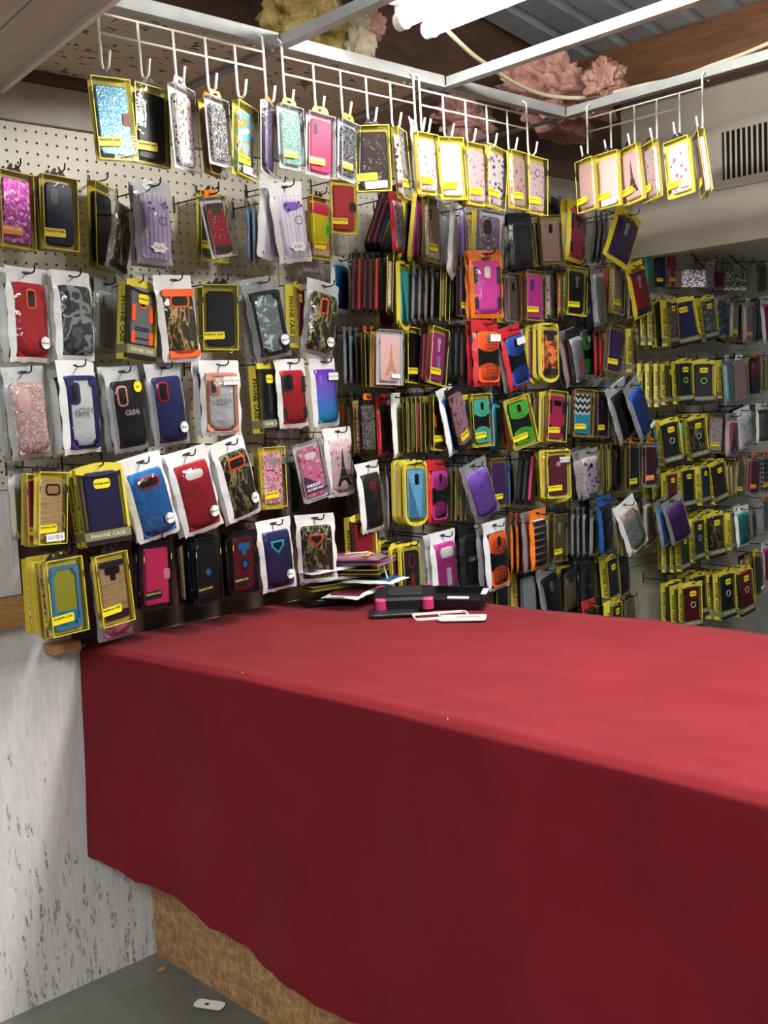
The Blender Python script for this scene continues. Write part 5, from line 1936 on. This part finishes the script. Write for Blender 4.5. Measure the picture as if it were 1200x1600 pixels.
# ------------------------------------------------------------------ little purses and rail at far right
def purse(px, py0, py1, w, apex, label):
    T, B = onY(px, py0, WALL - 0.1), onY(px, py1, WALL - 0.1)
    h = (T - B).length
    ang, kx = best_turn('box', B, T - B, h / 0.185, w)
    wid = w / 1200 * 4.2 * 0.5
    root = empty('sequin_purse')
    set_pose(root, B, T - B, ang, 1.0)
    obj('body', to_mesh('body', *prism(rrect(0.145, h, 0.008, 3), 0.02, 0.004)), 'sequin', root)
    obj('side_panel', to_mesh('side_panel', *prism(rrect(0.05, h, 0.004, 3), 0.022, 0.003)), 'maroon', root, (-0.05, 0, 0))
    obj('strap', MB().tube([(-0.06, -0.01, h), (-0.045, -0.01, h + apex), (0.07, -0.01, h - 0.004)], 0.003, 5).mesh('strap'), 'wire_black', root)
    tag(root, label, 'purse', 'sequin purses on the top shelf')


purse(1074, 421, 451, 44, 0.13, 'maroon and silver sequin purse on far right wall, left one')
purse(1140, 424, 456, 40, 0.11, 'maroon and silver sequin purse on far right wall, right one')
tag(obj('hook_rail', MB().box(3.75, 5.5, WALL - 0.03, WALL - 0.001, 1.74, 1.757).mesh('hook_rail'), 'wire_white'), 'thin white rail along the far right pegboard', 'rail')


# ------------------------------------------------------------------ loose stock lying on the cloth
def lay(kindspec, case, x, y, z, rz, label, tilt=0.0, stick=''):
    root, kind = build(kindspec, case, stick)
    root.matrix_world = Matrix.Translation((x, y, z)) @ Matrix.Rotation(rz, 4, 'Z') @ Matrix.Rotation(-math.pi / 2 + tilt, 4, 'X') @ Matrix.Diagonal((1, 0.62, 1, 1)) @ Matrix.Translation((0, 0, -DIM[kind][1] / 2))
    tag(root, label, 'phone case', 'pile of cases on the counter')
    return root


ZB = CT + 0.012
PX, PY = 1.95, 2.215
pile = [('box.k.-.-', 'plain:black:n', -0.03, 0.06, 0.35, 'black box at the bottom left of the counter pile'),
        ('box.k.-.-', 'plain:charcoal:n', 0.06, -0.06, -0.25, 'dark box at the bottom right of the counter pile'),
        ('pouch.white', 'plain:maroon:n', 0.0, -0.05, 1.15, 'white pouch low in the pile, maroon case pointing forward'),
        ('box.y.-.-', 'plain:olive:n', -0.02, 0.07, 0.6, 'olive yellow box low in the counter pile'),
        ('pouch.white', 'plain:azure:n', 0.07, -0.05, -0.45, 'white pouch with blue case in the pile'),
        ('pouch.clear', 'plain:grey:n', -0.04, 0.05, 0.4, 'grey pouch in the middle of the pile'),
        ('box.y.-.-', 'plain:black:n', 0.03, -0.01, -0.3, 'black case in yellow box within the pile'),
        ('pouch.white', 'plain:lgrey:n', -0.05, 0.05, 0.75, 'white pouch with red corner near the top of the pile'),
        ('box.c.-.-', 'plain:magenta:n', 0.05, -0.03, -0.35, 'magenta case second from the top of the pile'),
        ('box.c.-.L', 'plain:lpink:n', 0.02, -0.02, -0.3, 'pink clear box on top of the counter pile')]
zz = ZB
for ks, cs, dx, dy, rz, lb in pile:
    lay(ks, cs, PX + dx * 0.7, PY + dy * 0.7, zz, rz + 0.785, lb)
    zz += 0.0140 if ks.startswith('box') else 0.0125
# white strap hanging over the pile
s0 = Vector((PX + 0.045, PY - 0.045, zz + 0.001))
tag(obj('rubber_band', MB().tube([s0 + Vector((-0.06, 0.03, 0.001)), s0, s0 + Vector((0.02, -0.03, -0.012)), Vector((PX + 0.06, PY - 0.125, ZB + 0.004))], 0.0022, 6).mesh('rubber_band', True), 'paper'), 'white band stretched down over the counter pile', 'band')


def loose(name, px, py, rz, label, cat='phone case'):
    p = onZ(px, py, CT + 0.012)
    r = empty(name, (p.x, p.y, CT + 0.011), (0, 0, rz))
    return tag(r, label, cat, 'loose cases on the red cloth')


def flat_on(root, name, me, m, loc=(0, 0, 0), rz=0.0):
    o = obj(name, me, m, root)
    o.matrix_local = Matrix.Translation((loc[0], loc[1] - 0.08, loc[2])) @ Matrix.Rotation(rz, 4, 'Z') @ Matrix.Rotation(-math.pi / 2, 4, 'X')
    return o


r = loose('armour_phone_case', 634, 950, 0.75, 'black armour phone case with pink corners lying on cloth')
flat_on(r, 'shell', to_mesh('shell', *prism(rrect(0.09, 0.16, 0.014, 4), 0.03, 0.006)), 'black', (0, 0, 0.004))
flat_on(r, 'raised_plate', to_mesh('raised_plate', *prism(rrect(0.05, 0.09, 0.008, 3, 0.035), 0.004, 0.001)), 'charcoal', (0, 0, 0.034))
for x in (-1, 1):
    for z in (0.004, 0.128):
        flat_on(r, 'corner_pad', to_mesh('corner_pad', *prism(rrect(0.026, 0.03, 0.01, 3), 0.031, 0.004)), 'pink', (x * 0.037, z, 0.0025))
r.rotation_euler = (0, -0.24, 0.75)
r.location.z += 0.014
r = loose('phone_case_tray', 716, 946, 0.45, 'open black phone case tray leaning beside white frames')
flat_on(r, 'base', to_mesh('base', *prism(rrect(0.085, 0.16, 0.014, 4), 0.003)), 'black', (0, 0, 0.0))
flat_on(r, 'rim', to_mesh('rim', *ringp(rrect(0.085, 0.16, 0.014, 4), rrect(0.077, 0.152, 0.01, 4, 0.004), 0.02)), 'black', (0, 0, 0.003))
flat_on(r, 'kickstand', to_mesh('kickstand', *prism(rrect(0.012, 0.06, 0.003, 3), 0.002)), 'white', (0.004, 0.05, 0.006))
flat_on(r, 'price_strip', to_mesh('price_strip', *prism(rrect(0.035, 0.016, 0.002, 2), 0.001)), 'paper', (0.01, -0.002, 0.0235))
r.rotation_euler = (0, -0.28, 0.45)
r.location.z += 0.014
r = loose('bumper_frame', 682, 963, 0.9, 'thin white phone bumper frame lying in front')
flat_on(r, 'frame', to_mesh('frame', *ringp(rrect(0.072, 0.14, 0.012, 4), rrect(0.064, 0.132, 0.009, 4, 0.004), 0.006)), 'white')
flat_on(r, 'crossbar', to_mesh('crossbar', *prism(rrect(0.066, 0.004, 0.001, 2, 0.07), 0.004)), 'white')
r = loose('white_backplate', 710, 966, 0.65, 'white slotted phone back plate at the right front')
flat_on(r, 'plate', to_mesh('plate', *ringp(rrect(0.062, 0.12, 0.012, 4), rrect(0.02, 0.02, 0.008, 4, 0.085), 0.004)), 'white')
flat_on(r, 'slot', to_mesh('slot', *prism(rrect(0.02, 0.06, 0.004, 3, 0.015), 0.0008)), 'lgrey', (0, 0, 0.004))
r = loose('flat_case', 607, 959, 0.85, 'thin flat black case piece at the left of the loose cases')
flat_on(r, 'plate', to_mesh('plate', *prism(rrect(0.07, 0.13, 0.01, 4), 0.006, 0.002)), 'black')
flat_on(r, 'insert', to_mesh('insert', *prism(rrect(0.05, 0.1, 0.006, 3, 0.015), 0.001)), 'charcoal', (0, 0, 0.006))

# --- self check (printed only)
dups = {k: v for k, v in LABELS.items() if len(v) > 1}
longs = [k for k in LABELS if not 4 <= len(k.split()) <= 16]
print('LABELCHECK', 'dup', len(dups), list(dups)[:8], 'len', len(longs), longs[:12])
print('SCALES', sorted(LOG, key=lambda t: t[1])[:10], sorted(LOG, key=lambda t: -t[1])[:10])
print('OBJS', len(bpy.data.objects))
